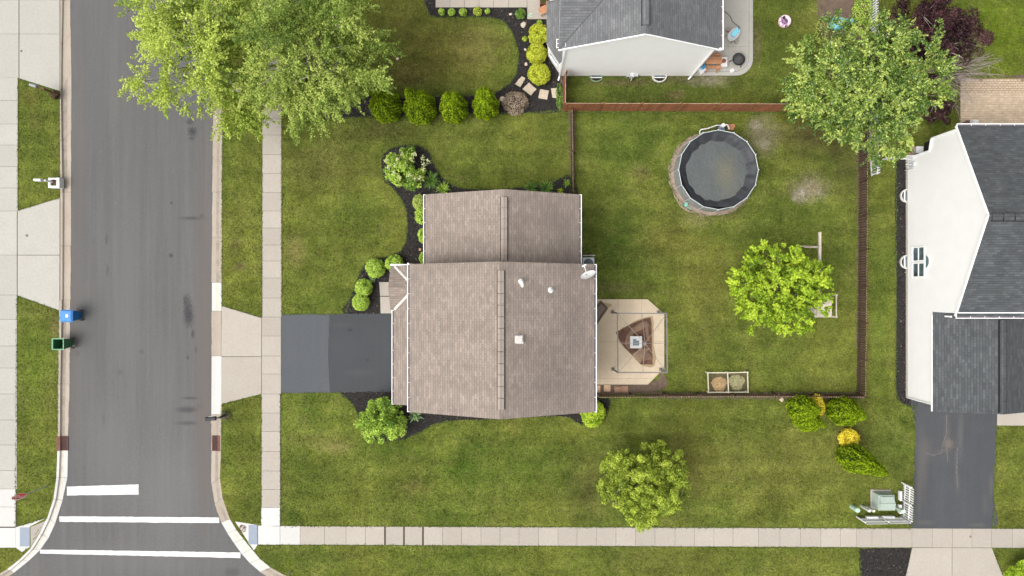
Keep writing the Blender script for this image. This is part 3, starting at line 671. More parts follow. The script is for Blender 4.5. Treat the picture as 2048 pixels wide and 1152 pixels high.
def ridge_vent(parent, a, b, zr, w_=.34, mat=None, ns=True):
    mb = MB(); ax, ay = a; bx, by = b; n = max(3, int(math.hypot(bx - ax, by - ay) / .6))
    for k in range(n):
        t0, t1 = k / n, (k + 1) / n - .004
        x0, y0, x1, y1 = ax + (bx - ax) * t0, ay + (by - ay) * t0, ax + (bx - ax) * t1, ay + (by - ay) * t1
        tn = random.uniform(.2, .8)
        for s in (-1, 1):
            if ns: q = [(x0, y0, zr + .075), (x0 + s * w_ / 2, y0, zr + .035), (x1 + s * w_ / 2, y1, zr + .035), (x1, y1, zr + .075)]
            else: q = [(x0, y0, zr + .075), (x0, y0 + s * w_ / 2, zr + .035), (x1, y1 + s * w_ / 2, zr + .035), (x1, y1, zr + .075)]
            if (Vector(q[1]) - Vector(q[0])).cross(Vector(q[2]) - Vector(q[0])).z < 0: q = q[::-1]
            mb.face(q, 0, tn, [(k * .6, 0), (k * .6, .2), (k * .6 + .5, .2), (k * .6 + .5, 0)])
    for s in (-1, 1):  # dark boxes: edge shading put in as colour, along the vent's side slots
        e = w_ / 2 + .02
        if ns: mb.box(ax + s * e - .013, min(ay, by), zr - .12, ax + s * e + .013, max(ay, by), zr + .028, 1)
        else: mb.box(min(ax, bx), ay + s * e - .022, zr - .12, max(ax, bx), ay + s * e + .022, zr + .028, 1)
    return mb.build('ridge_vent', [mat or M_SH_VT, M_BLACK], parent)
def window(parent, c, nrm, w_, h, zc, mull=1, name='window'):
    """framed window on a vertical wall; c = (x, y) on wall face, nrm outward"""
    n = Vector(nrm); d = Vector((-n.y, n.x)); c = Vector(c)
    f = MB(); g = MB()
    def pl(mb, u0, u1, z0, z1, t0, t1, mi=0):
        q = [c + d * u0 + n * t0, c + d * u1 + n * t0, c + d * u1 + n * t1, c + d * u0 + n * t1]
        ar = (q[1] - q[0]).x * (q[2] - q[1]).y - (q[1] - q[0]).y * (q[2] - q[1]).x
        if ar < 0: q = q[::-1]
        mb.hexa([(p.x, p.y, z0) for p in q] + [(p.x, p.y, z1) for p in q], mi)
    t = .07
    pl(f, -w_ / 2 - t, w_ / 2 + t, zc + h / 2, zc + h / 2 + t, .004, .06); pl(f, -w_ / 2 - t, w_ / 2 + t, zc - h / 2 - t, zc - h / 2, .004, .08)
    pl(f, -w_ / 2 - t, -w_ / 2, zc - h / 2, zc + h / 2, .004, .06); pl(f, w_ / 2, w_ / 2 + t, zc - h / 2, zc + h / 2, .004, .06)
    pl(f, -w_ / 2, w_ / 2, zc - .03, zc + .03, .02, .05)
    for k in range(1, mull): u = -w_ / 2 + w_ * k / mull; pl(f, u - .04, u + .04, zc - h / 2, zc + h / 2, .02, .055)
    fr = f.build(name, M_WHITE, parent); pl(g, -w_ / 2 + .002, w_ / 2 - .002, zc - h / 2 + .002, zc + h / 2 - .002, .003, .015); g.build('pane', M_GLASS, fr)
    return fr

# ---- brown roofed house --------------------------------------------------
bx, by = P(1000, 640)
HB = thing('house', 'brown shingled house in the middle with two ridge vents and a black driveway', 'house', (bx, by, 0))
s = MB()
# main block: eave X -5.74..4.62, Y -6.94..1.34
XW, XE, XR, YS, YN, ZE, ZRG = -5.74, 4.62, -.64, -6.95, 1.34, 5.1, 6.87
s.box(XW + .3, YS + .3, 0, XE - .3, YN - .25, ZE - .02)
s.face([(XW + .3, YS + .299, ZE - .02), (XE - .3, YS + .299, ZE - .02), (XR, YS + .299, ZRG - .2)]); s.face([(XW + .3, YN - .249, ZE - .02), (XE - .3, YN - .249, ZE - .02), (XR, YN - .249, ZRG - .2)][::-1])
# garage nose and north wing
s.box(-6.85, YS + .5, 0, XW + .301, -1.5, 2.75)
NE, NR, NXW, NXE, NXR, NYN = 3.3, 4.8, -5.08, 3.96, -.45, 5.49
s.box(NXW + .3, YN - .251, 0, NXE - .3, NYN - .3, NE - .02)
s.face([(NXW + .3, NYN - .299, NE - .02), (NXE - .3, NYN - .299, NE - .02), (NXR, NYN - .299, NR - .2)][::-1])
s.build('wall', M_SIDE_B, HB)
s = MB(); pk = .07
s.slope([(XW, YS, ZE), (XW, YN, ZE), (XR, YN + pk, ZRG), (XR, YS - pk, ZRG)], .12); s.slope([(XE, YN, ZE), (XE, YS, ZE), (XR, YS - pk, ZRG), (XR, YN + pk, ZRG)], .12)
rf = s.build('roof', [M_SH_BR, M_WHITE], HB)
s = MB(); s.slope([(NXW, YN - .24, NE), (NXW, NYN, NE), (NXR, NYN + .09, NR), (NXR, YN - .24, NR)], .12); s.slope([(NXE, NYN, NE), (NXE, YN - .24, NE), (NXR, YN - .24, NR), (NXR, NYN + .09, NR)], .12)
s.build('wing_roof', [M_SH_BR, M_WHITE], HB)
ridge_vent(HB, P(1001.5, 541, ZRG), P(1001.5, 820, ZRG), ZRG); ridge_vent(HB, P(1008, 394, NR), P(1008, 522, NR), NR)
# skirt roof over the garage nose, and porch gable
s = MB(); SX = -7.02; SZ = 2.8; TX = XW + .30; TZ = SZ + (TX - SX) * .34
yS = P(0, 809, SZ)[1]; yN = P(0, 531, SZ)[1]; yP = P(0, 620, SZ)[1]
s.slope([(SX, yS, SZ), (SX, yP + .02, SZ), (TX, yP + .02, TZ), (TX, yS, TZ)], .1)
ym = (yN + yP) / 2 ; hp = (yN - yP) / 2; PZ = SZ + hp * .34; PXR = SX + (PZ - SZ) / .34
s.slope([(SX, yP, SZ + .004), (TX, yP, TZ + .004), (TX, yP + (TX - SX) , TZ + .004)], .06, udir=(0, 1, 0))
s.slope([(SX, yN, SZ + .004), (TX, yN, TZ + .004), (TX, yN - (TX - SX), TZ + .004)], .06, udir=(0, 1, 0))
s.build('skirt_roof', [M_SH_BR, M_WHITE], HB)
s = MB(); FX = P(781, 0, SZ)[0]
s.slope([(FX, yN, SZ), (SX + .02, yN, SZ), (PXR, ym, PZ), (FX - .06, ym, PZ)], .1); s.slope([(SX + .02, yP, SZ), (FX, yP, SZ), (FX - .06, ym, PZ), (PXR, ym, PZ)], .1)
s.box(FX + .3, yP + .25, .06, SX + .5, yP + .4, SZ - .02, 1); s.box(FX + .3, yN - .4, .06, FX + .45, yN - .25, SZ - .02, 1)
s.build('porch_roof', [M_SH_BR, M_WHITE], HB)
s = MB()
for (a, b) in (((SX + .05, yN - .03, SZ + .07), (XW - .02, yN - (XW - SX) + .02, TZ - .04)), ((SX + .05, yP + .03, SZ + .07), (XW - .02, yP + (XW - SX) - .02, TZ - .04))):
    s.bar(a, b, .15, .03); s.bar(Vector(a) + Vector((0, 0, .03)), Vector(b) + Vector((0, 0, .03)), .05, .03)
s.build('valley_flashing', simple('cream flashing', (.42, .41, .37), .5, .08, 4), HB)
gutter('gutter', HB, (XW, YS), (XW, YN), ZE + .02, (-1, 0)); gutter('gutter', HB, (XE, YS), (XE, YN), ZE + .02, (1, 0))
gutter('gutter', HB, (NXW, YN), (NXW, NYN), NE + .02, (-1, 0)); gutter('gutter', HB, (NXE, YN), (NXE, NYN), NE + .02, (1, 0))
gutter('gutter', HB, (SX, yS), (SX, yP), SZ + .02, (-1, 0))
def spout(parent, *pts):
    s = MB()
    for a, b in zip(pts, pts[1:]): s.bar(a, b, .085, .085)
    s.build('downspout', M_WHITE, parent)
spout(HB, (FX, yN + .04, SZ + .02), (XW - .1, yN + .04, SZ + .02), (XW - .1, YN + .03, ZE - .1))
s = MB(); s.box(-6.9, -6.2, .02, -6.86, -2.0, 2.2); s.build('garage_door', M_WHITE, HB)
window(HB, (XE - .3, -1.0), (1, 0), 1.0, 1.3, 4.0); window(HB, (XE - .3, -4.5), (1, 0), 1.0, 1.3, 4.0); window(HB, (NXE - .3, 3.3), (1, 0), 1.2, 1.3, 1.5)
window(HB, (0, YS + .3), (0, -1), 1.0, 1.3, 4.0)
def roofz(x, y): 
    return ZRG - abs(x - XR) * (ZRG - ZE) / (XE - XR if x > XR else XR - XW)
# roof fittings
M_PVC = simple('white pvc', (.58, .58, .57), .5, .08, 8)
for (px, py, r_, bend) in ((1042, 563, .085, True), (1102, 580, .06, False)):
    x, y = P(px, py, 6.3); z = roofz(x, y); s = MB()
    s.lathe((x, y), [(.17, z + .0), (.15, z + .05), (r_ + .02, z + .12), (r_, z + .14), (r_, z + .42), (r_ - .02, z + .42), (r_ - .02, z + .2), (0, z + .2)], 16)
    if bend: s.tube([(x, y, z + .38), (x + .02, y - .02, z + .5), (x + .06, y - .16, z + .5), (x + .07, y - .26, z + .4)], .085, 10)
    s.build('vent_pipe', M_PVC, HB)
x, y = P(1037, 678, 6.4); z = roofz(x, y); s = MB(); s.box(x - .27, y - .24, z - .12, x + .27, y + .24, z + .05); s.box(x - .18, y - .17, z + .05, x + .18, y + .17, z + .20); s.prism([(x - .2, y - .19), (x + .2, y - .19), (x + .2, y + .19), (x - .2, y + .19)], z + .20, z + .24)
s.build('roof_vent', simple('pale grey roof vent', (.40, .38, .36), .5, .1, 4), HB)
# satellite dish
dx, dy = P(1173, 549, 5.9); zd = roofz(dx, dy)
D = thing('satellite_dish', 'white oval satellite dish on the right edge of the brown roof', 'satellite dish', (dx, dy, zd))
s = MB(); s.tube([(dx, dy, zd), (dx, dy, zd + .45)], .03, 8); s.box(dx - .1, dy - .1, zd - .02, dx + .1, dy + .1, zd + .03); s.build('mast', M_METAL, D)
s = MB(); c = Vector((dx + .12, dy - .06, zd + .5)); nrm = Vector((-.38, .80, .52)).normalized(); a = nrm.cross(Vector((0, 0, 1))).normalized(); b = a.cross(nrm).normalized()
rings = []
for k in range(7):
    q = k / 6; rings.append([c + (a * math.cos(t) * .44 + b * math.sin(t) * .36) * q + nrm * (q * q * .07) for t in [2 * math.pi * j / 28 for j in range(28)]])
for r0, r1 in zip(rings, rings[1:]):
    for j in range(28): i2 = (j + 1) % 28; s.face([r0[j], r1[j], r1[i2], r0[i2]])
s.build('reflector', M_PVC, D, smooth=True)
s = MB(); p0 = c - b * .30; p1 = c + nrm * .62 - b * .15; s.tube([p0, p1], .022, 8); s.bar(p1 - a * .13, p1 + a * .13, .07, .07); s.tube([p1 - nrm * .1, p1 + nrm * .02], .05, 8); s.build('feed_arm', M_PVC, D)
# air conditioner
ax, ay = P(1177, 527, .7); A = thing('air_conditioner', 'grey outdoor air conditioning unit against the brown roofed house', 'air conditioner', (ax, ay, 0))
s = MB(); s.prism(wobble([(ax - .36, ay - .36), (ax + .36, ay - .36), (ax + .36, ay + .36), (ax - .36, ay + .36)], .5, 0, False), .06, .72); s.box(ax - .4, ay - .4, 0, ax + .4, ay + .42, .06); s.build('cabinet', simple('ac grey', (.44, .46, .48), .5, .08, 5), A)
s = MB(); s.lathe((ax, ay), [(.30, .722), (.30, .74), (.17, .76), (.10, .79), (0, .79)], 24, 0)
for k in range(24): t = k * math.pi / 12; s.bar((ax + .1 * math.cos(t), ay + .1 * math.sin(t), .785), (ax + .31 * math.cos(t), ay + .31 * math.sin(t), .745), .012, .012, 1)
s.build('fan_grille', [simple('dark fan well', (.07, .10, .11), .6, .2, 6), M_METAL], A)
s = MB(); s.bar((ax - .38, ay + .50, .9), (ax + .38, ay + .50, .9), .05, .04); s.bar((ax - .36, ay + .5, 0), (ax - .36, ay + .5, .9), .05, .05); s.bar((ax + .36, ay + .5, 0), (ax + .36, ay + .5, .9), .05, .05); s.build('screen_rail', M_GREYW, A)

# ---- north neighbour -------------------------------------------------------
HN = thing('house', 'grey roofed house at the top edge with a wide pale gable wall', 'house', (7, 16, 0))
WX0, WX1, WY0 = 2.98, 11.37, 13.46; NZ = 5.25; WR = 7.05; WRZ = 7.45
s = MB(); far_y = 23
s.prism([(WX0, WY0), (WX1, WY0), (WX1, far_y), (WX0, far_y)], 0.0, NZ)
g0 = .0
s.face([(WX0, WY0 - .001, NZ - .02), (WX1, WY0 - .001, NZ - .02), (WR, WY0 - .001, WRZ - .03)])
s.box(2.36, 17.65, 0, WX0 - .001, far_y, 3.0)
s.build('wall', M_SIDE_C, HN)
s = MB(); ov = .36; oy = .10
def zw(x): return NZ + (x - WX0) * (WRZ - NZ) / (WR - WX0)
def zwE(x): return NZ + (WX1 - x) * (WRZ - NZ) / (WX1 - WR)
xw = WX0 - ov; xe = WX1 + ov
# west slope cut by the valley of the cross gable
vx, vy = xw, WY0 - oy; ang = .98
top_x = WR; vyt = vy + (top_x - vx) * ang
s.slope([(xw, vy, zw(xw)), (xw + .02, vy + .02, zw(xw)), (WR, vyt, WRZ), (WR, vy, WRZ)], .12, udir=(0, 1, 0))
s.slope([(xe, far_y, zwE(xe)), (xe, vy, zwE(xe)), (WR, vy, WRZ), (WR, far_y, WRZ)], .12)
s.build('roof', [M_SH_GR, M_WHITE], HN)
s = MB()   # south slope of the cross gable
s.slope([(xw, vy + .01, zw(xw)), (xw + .02, vy + .012, zw(xw)), (WR, vyt, WRZ), (xw, vyt, WRZ)], .12, udir=(1, 0, 0))
s.slope([(WR, vyt, WRZ), (WR, far_y, WRZ), (xw, far_y, WRZ), (xw, vyt, WRZ)], .12)
s.build('cross_gable_roof', [M_SH_GR, M_WHITE], HN)
s = MB(); s.bar((xw + .05, vy + .05, zw(xw) + .03), (WR, vyt, WRZ + .03), .05, .02); s.build('valley_flashing', simple('dark flashing', (.05, .05, .055), .6), HN)
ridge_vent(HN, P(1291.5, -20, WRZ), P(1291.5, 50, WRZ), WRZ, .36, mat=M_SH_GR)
# bay with its own little roof
bay = [(WX0 + .01, 13.62), (2.25, 14.75), (2.25, 16.9), (WX0 + .01, 17.9)]
s = MB(); s.prism([bay[0], (WX0 + .3, 14), (WX0 + .3, 17.8), bay[3], bay[2], bay[1]], 0, 2.58); s.build('bay_wall', M_SIDE_W, HN)
s = MB(); BZ = 2.6; eo = [(2.83, 13.38), (2.07, 14.58), (2.07, 17.0), (2.9, 18.3)]; rt = [(3.0, 14.0), (3.0, 14.9), (3.0, 16.8), (3.0, 17.7)]
for i in range(3):
    a, b = eo[i], eo[i + 1]; c, d = rt[i + 1], rt[i]
    s.slope([(a[0], a[1], BZ), (b[0], b[1], BZ), (c[0], c[1], BZ + .75), (d[0], d[1], BZ + .75)], .08)
s.slope([(eo[0][0], eo[0][1], BZ), (3.0, 13.47, BZ + .3), (3.0, 14.0, BZ + .75)], .06)
s.build('bay_roof', [M_SH_GR, M_WHITE], HN)
dd = (Vector(bay[1]) - Vector(bay[0])).normalized(); nn = (-(-dd.y), -dd.x) ; nn = (dd.y * -1, dd.x) if dd.y * -1 < 0 else (dd.y, -dd.x)
mid = (Vector(bay[0]) + Vector(bay[1])) / 2
window(HN, (mid.x + nn[0] * .002, mid.y + nn[1] * .002), nn, .75, 1.1, 1.35)
gutter('gutter', HN, (xw, vy + .1), (xw, vy + .6), zw(xw) + .02, (-1, 0), .5); gutter('gutter', HN, (xe, vy), (xe, far_y), zwE(xe) + .02, (1, 0))
spout(HN, (WX0 + .02, WY0 - .05, 4.9), (WX0 + .02, WY0 - .05, .1), (WX0 - .05, WY0 - .3, .05)); spout(HN, (xe, WY0 - .06, 5.12), (WX1 - .03, WY0 - .06, 5.0), (WX1 - .03, WY0 - .06, .1), (WX1 - .2, WY0 - .22, .04))
s = MB(); s.bar((xw, vy - .02, zw(xw) - .05), (WR, vy - .02, WRZ - .05), .05, .16); s.bar((WR, vy - .02, WRZ - .05), (xe, vy - .02, zwE(xe) - .05), .05, .16); s.build('rake_trim', M_WHITE, HN)
s = MB(); x, y = P(1262, 152); s.box(x - .14, y - .20, .12, x + .12, y - .002, .55); s.box(x + .121, y - .14, .25, x + .36, y - .002, .42); s.tube([(x - .02, y - .2, .3), (x - .02, y - .3, .3), (x - .02, y - .3, 0)], .03, 8); s.tube([(x - .14, y - .1, .35), (x - .3, y - .12, .35), (x - .32, y - .12, 0)], .03, 8)
s.build('utility_meter', simple('meter grey', (.42, .43, .44), .5, .1, 6), HN)
s = MB(); x, y = P(1150, 148); s.box(x - .12, y - .06, .5, x + .2, y - .002, .75); s.build('wall_vent', simple('olive vent', (.30, .33, .24), .7), HN)
s = MB(); s.box(WX0 - .001 + .05, WY0 - .012, 0, WX1 - .05, WY0 - .002, .12); s.build('foundation', M_FOUND, HN)
# window wells
M_WELL = simple('galvanised window well', (.50, .50, .47), .5, .15, 6)
def well(parent, cx, cy, nrm, r_, z=.16, plant=False, col=None):
    n = Vector(nrm); d = Vector((-n.y, n.x)); s = MB(); m = 14
    for k in range(m):
        t0, t1 = math.pi * k / m, math.pi * (k + 1) / m
        p = [Vector((cx, cy)) + d * math.cos(t) * rr + n * math.sin(t) * rr * .92 for t, rr in ((t0, r_), (t1, r_), (t1, r_ - .06), (t0, r_ - .06))]
        a = (p[1] - p[0]).x * (p[2] - p[1]).y - (p[1] - p[0]).y * (p[2] - p[1]).x
        if a < 0: p = p[::-1]
        s.hexa([(q.x, q.y, -.0) for q in p] + [(q.x, q.y, z) for q in p])
    w1 = s.build('window_well', col or M_WELL, parent)
    s = MB(); m2 = [Vector((cx, cy)) + d * math.cos(math.pi * k / m) * (r_ - .065) + n * math.sin(math.pi * k / m) * (r_ - .065) * .92 for k in range(m + 1)]
    s.prism([(q.x, q.y) for q in m2], .002, .012); s.build('well_bottom', M_MULCH, w1)
    q0 = Vector((cx, cy)) + n * .003
    s = MB(); s.obox(q0 + n * .06, d, r_ * 1.35, .11, .02, .14); s.build('well_window', M_GLASS, w1); s = MB(); s.obox(q0 + n * .06, d, r_ * 1.5, .15, .012, .05); s.obox(q0 + n * .13, d, r_ * 1.5, .03, .05, .15); s.build('well_window_frame', M_WHITE, w1)
x, y = P(1318, 152); well(HN, x, y, (0, -1), .47); x, y = P(1192, 152); well(HN, x, y, (0, -1), .45, col=simple('mossy well', (.16, .22, .14), .7, .3, 5))

# ---- east neighbour ---------------------------------------------------------
HE = thing('house', 'white house at the right edge with charcoal shingles and a dark driveway', 'house', (27, 0, 0))
EX = 25.02; EY0, EY1 = -1.42, 8.25; EYR = 3.83; EZ = 5.08; ERZ = 7.6; far_x = 42
def ez(y): return ERZ - abs(y - EYR) * (ERZ - EZ) / 5.15
s = MB(); s.prism([(EX, EY0), (far_x, EY0), (far_x, EY1), (EX, EY1)], 0, EZ - .02)
s.prism([(EX + .001, EY1 - .01), (far_x, EY1 - .01), (far_x, 8.87), (EX + .001, 8.87)], 2.6, EZ + .0)
q = [(EX, EY0, EZ - .03), (EX, 8.87, EZ - .03), (EX, EYR, ERZ - .06)]; s.face([(a + .0005, b, c) for a, b, c in q][::-1])
s.prism([(EX + .002, -6.95), (far_x, -6.95), (far_x, EY0 + .01), (EX + .002, EY0 + .01)], 0, 2.72)
GXR = P(2006, 0, 4.35)[0]; GZE, GRZ = 2.78, 4.35
s.build('wall', M_SIDE_W, HE)
s = MB(); s.box(EX - .02, -6.9, 0, EX - .002, 8.2, .22); s.build('foundation', M_FOUND, HE)
s = MB(); xo = EX - .04
s.slope([(xo, EYR - 5.42, ez(EYR - 5.42)), (far_x, EYR - 5.42, ez(EYR - 5.42)), (far_x, EYR, ERZ), (xo, EYR, ERZ)], .1)
s.slope([(far_x, EYR + 5.28, ez(EYR + 5.28)), (xo, EYR + 5.28, ez(EYR + 5.28)), (xo, EYR, ERZ), (far_x, EYR, ERZ)], .1)
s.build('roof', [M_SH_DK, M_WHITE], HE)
s = MB()   # garage roof: ridge runs north-south
gy0 = P(0, 823, GZE)[1]; gyr = P(0, 829, GRZ)[1]; gx = EX - .03; gxe = GXR + (GXR - gx)
s.slope([(gx, gy0, GZE), (gx, EY0 + .01, GZE), (GXR, EY0 + .01, GRZ), (GXR, gyr, GRZ)], .1); s.slope([(gxe, EY0 + .01, GZE), (gxe, gy0, GZE), (GXR, gyr, GRZ), (GXR, EY0 + .01, GRZ)], .1)
s.build('garage_roof', [M_SH_DK, M_WHITE], HE)
s = MB(); s.face([(gx + .3, -6.951, GZE - .1), (gxe - .3, -6.951, GZE - .1), (GXR, -6.951, GRZ - .2)]); s.build('garage_gable', M_SIDE_W, HE)
M_CAPD = simple('dark ridge cap', (.075, .08, .092), .9, .2, 9)
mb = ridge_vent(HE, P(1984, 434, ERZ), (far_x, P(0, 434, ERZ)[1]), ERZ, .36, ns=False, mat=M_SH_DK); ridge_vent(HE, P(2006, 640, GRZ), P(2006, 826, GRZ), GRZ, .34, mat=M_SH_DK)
gutter('gutter', HE, (xo, EYR - 5.42), (far_x, EYR - 5.42), ez(EYR - 5.42) + .02, (0, -1)); gutter('gutter', HE, (xo, EYR + 5.28), (far_x, EYR + 5.28), ez(EYR + 5.28) + .02, (0, 1))
s = MB(); s.bar((xo - .02, EYR - 5.42, ez(EYR - 5.42) - .06), (xo - .02, EYR, ERZ - .04), .04, .14); s.bar((xo - .02, EYR, ERZ - .04), (xo - .02, EYR + 5.28, ez(EYR + 5.28) - .06), .04, .14)
s.bar((gx - .02, gy0, GZE - .05), (gx - .02, EY0 - .2, GZE - .05), .03, .1); s.bar((gx - .02, -6.93, .3), (gx - .02, -6.93, GZE - .1), .05, .06); s.build('rake_trim', M_WHITE, HE)
spout(HE, (EX + .55, EY0 - .25, 3.6), (EX + .55, EY0 - .25, 2.95), (EX + .75, EY0 - .4, 2.9)); spout(HE, (EX - .05, 8.9, 4.9), (EX - .05, 8.9, 2.7), (EX - .05, 8.2, 2.5), (EX - .05, 8.2, .1), (EX - .4, 8.2, .05))
for yc in (508.5, 540.5):
    s = MB(); y = P(0, 524 + (yc - 524.5), 1.4)[1]
    window(HE, (EX, y * 1.0), (-1, 0), .78, 1.15, 1.37, 1)
y0 = P(0, 523, 2.2)[1]; s = MB(); g = MB(); m = 12
for k in range(m):
    t0, t1 = math.pi * k / m, math.pi * (k + 1) / m; zc = 2.06; R1, R2 = .47, .40
    s.hexa([(EX - .055, y0 + R2 * math.cos(t0), zc + R2 * math.sin(t0)), (EX - .055, y0 + R1 * math.cos(t0), zc + R1 * math.sin(t0)), (EX - .004, y0 + R1 * math.cos(t0), zc + R1 * math.sin(t0)), (EX - .004, y0 + R2 * math.cos(t0), zc + R2 * math.sin(t0)),
            (EX - .055, y0 + R2 * math.cos(t1), zc + R2 * math.sin(t1)), (EX - .055, y0 + R1 * math.cos(t1), zc + R1 * math.sin(t1)), (EX - .004, y0 + R1 * math.cos(t1), zc + R1 * math.sin(t1)), (EX - .004, y0 + R2 * math.cos(t1), zc + R2 * math.sin(t1))])
g.face([(EX - .012, y0 + .4 * math.cos(math.pi * k / 16), 2.06 + .4 * math.sin(math.pi * k / 16)) for k in range(17)][::-1])
aw = s.build('arch_window', M_WHITE, HE); g.build('pane', simple('green tinted pane', (.10, .16, .15), .2, .1, 3, .6), aw)
x, y = P(1812.5, 392); well(HE, EX - .02, P(0, 392)[1], (-1, 0), .42); well(HE, EX - .02, P(0, 524)[1], (-1, 0), .44)
s = MB(); y = P(0, 331, .6)[1]; s.box(EX - .14, y - .13, .55, EX - .002, y + .13, 1.05); s.tube([(EX - .08, y - .22, .0), (EX - .08, y - .22, .9)], .025, 6); s.tube([(EX - .08, y - .22, .9), (EX - .1, y - .1, .8)], .02, 6); s.build('utility_box', simple('meter grey', (.42, .43, .44)), HE)

# ============================================================ fences
def fence_run(root, a, b, h, pw, gap, th, wood_m, top_m=None, post=2.3, post_w=.09, rails=(.25, .85), side=1, tip=False, rail_m=None, post_top=.02, rail_h=.085):
    a = Vector(a); b = Vector(b); L = (b - a).length; d = (b - a) / L; n = Vector((-d.y, d.x)) * side
    nb = max(1, round(L / post)); r = random.Random(int(L * 100))
    for k in range(nb):
        p0 = a + d * (L * k / nb); p1 = a + d * (L * (k + 1) / nb); s = MB(); l = (p1 - p0).length
        m = max(1, int(round((l - post_w) / (pw + gap)))); stp = (l - post_w) / m
        for i in range(m):
            c = p0 + d * (post_w / 2 + stp * (i + .5)); hh = h + r.uniform(-.012, .012); tn = r.random()
            s.obox(c, d, stp - gap, th, .05, hh, 0, tn)
            if top_m: s.obox(c, d, stp - gap, th, hh, hh + .006, 1, tn)
            if tip: s.obox(c, d, (stp - gap) * .5, th, hh, hh + .06, 0, tn)
        for z in rails:
            q0 = p0 + n * (th / 2 + .022); q1 = p1 + n * (th / 2 + .022); s.bar((q0.x, q0.y, h * z), (q1.x, q1.y, h * z), .04, rail_h, 2 if rail_m else 0, .6)
        s.build('picket_panel', [wood_m, top_m or wood_m, rail_m or wood_m], root)
    for k in range(nb + 1):
        p = a + d * (L * k / nb) + n * (th / 2 + .045 + post_w / 2); s = MB(); s.obox(p, d, post_w, post_w, 0, h + post_top, 0, .3 + .4 * r.random()); s.build('post', wood_m if not rail_m else rail_m, root)
G = lambda x, y: P(x, y)
f = thing('wooden_fence', 'tall red brown board fence below the grey roofed house', 'fence', (*G(1130, 222), 0))
fence_run(f, G(1126, 222), G(1648, 223.5), 1.83, .135, .004, .02, M_FENCE, M_FENCE_TOP, 2.4, .09, (.15, .5, .85), 1, post_top=-.15)
fence_run(f, G(1126.5, 222), G(1126.5, 158), 1.83, .135, .004, .02, M_FENCE, M_FENCE_TOP, 2.0, .09, (.15, .5, .85), -1, post_top=-.15)
f = thing('low_fence', 'low dark brown picket fence round the pool yard', 'fence', (*G(1717, 789), 0))
fence_run(f, G(1141.5, 226), G(1143.5, 388), .92, .085, .045, .018, M_FDARK, M_FENCE_TOP, 2.3, .09, (.3, .97), 1)
fence_run(f, G(1717, 226), G(1716, 500), 1.10, .085, .075, .018, M_FDARK, M_FENCE_TOP, 2.3, .09, (.25, .97), 1); fence_run(f, G(1716, 500), G(1713, 789), 1.10, .085, .075, .018, M_FDARK, M_FENCE_TOP, 2.3, .09, (.25, .97), 1)
fence_run(f, G(1192, 789.5), G(1460, 788), 1.05, .085, .07, .018, M_FDARK, M_FENCE_TOP, 2.3, .10, (.25, .97), 1); fence_run(f, G(1460, 788), G(1713, 789), 1.05, .085, .07, .018, M_FDARK, M_FENCE_TOP, 2.3, .10, (.25, .97), 1)
f = thing('picket_fence', 'white picket fence passing under the big maple and ending in an open gate leaf', 'fence', (*G(1740, 320), 0))
fence_run(f, G(1737, -80), G(1737, 318), 1.12, .085, .085, .02, M_PICKET, None, 2.4, .08, (.2, .75), 1, True, rail_h=.05)
s = MB(); a = Vector(G(1738, 319)); b = Vector(G(1741, 353)); d = (b - a).normalized(); L = (b - a).length
for k in range(7): s.obox(a + d * (L * (k + .5) / 7), d, .085, .02, .06, 1.13 + .06 * math.sin(math.pi * (k + .5) / 7))
for z in (.2, .88): s.bar((a.x - .02, a.y, z), (b.x - .02, b.y, z), .04, .09)
s.bar((a.x - .03, a.y, .25), (b.x - .03, b.y, .85), .03, .06); s.build('gate_leaf', M_PICKET, f)
g_ = thing('picket_gate', 'narrow white picket gate jutting from the corner of the white house', 'gate', (*G(1790, 322), 0))
s = MB(); a = Vector(G(1757, 317)); b = Vector(G(1812, 317)); a = Vector(G(1760, 321)); L = (b - a).length; d = (b - a).normalized()
for k in range(10): s.obox(a + d * (L * (k + .5) / 10), d, .075, .02, .06, .75 + .5 * (k / 9))
s.build('pickets', M_PICKET, g_); s = MB(); s.bar((a.x, a.y + .03, .3), (b.x, b.y + .03, .3), .04, .08); s.bar((a.x, a.y + .03, .7), (b.x, b.y + .03, 1.0), .04, .08); s.build('rail', M_PICKET, g_)
s = MB()
for yy in (323, 333): x, y = G(1806, yy); s.obox((x, y), (1, 0), .5, .03, .7, .78); s.obox((x + .2, y), (1, 0), .08, .08, 0, .9)
s.build('post', M_PICKET, g_)
f = thing('picket_fence', 'white L-shaped picket fence screening the green transformer', 'fence', (*G(1803, 1034), 0))
fence_run(f, G(1713, 1036), G(1803, 1034), 1.15, .085, .064, .02, M_PICKET, None, 1.45, .07, (.25, .70), 1, True, post_top=-.04, rail_h=.045)
fence_run(f, G(1803, 1034), G(1806, 965), 1.15, .085, .064, .02, M_PICKET, None, 1.1, .07, (.25, .70), 1, True, post_top=-.04, rail_h=.045)
for i, (x0, y0, x1, y1, lb) in enumerate(((1734, 1033.5, 1756, 1037, 'white trough on the inner side of the L-shaped fence, leftmost one'), (1767, 1033, 1789, 1036.5, 'white trough on the inner side of the L-shaped fence, near its inner corner'),
                                   (1799.5, 983, 1803, 1001, 'white trough on the L-shaped fence, uppermost one facing left'), (1799, 1010, 1802.5, 1027, 'white trough on the L-shaped fence beside the pale green pedestal'))):
    a = P(x0, y1, .5); b = P(x1, y0, .5); s = MB(); s.box(a[0], a[1], .30, b[0], b[1], .52); s.box(a[0] - .015, a[1] - .015, .52, b[0] + .015, b[1] + .015, .545)
    tag(s.build('trough', M_PICKET), lb, 'trough', 'white troughs on the small fence')
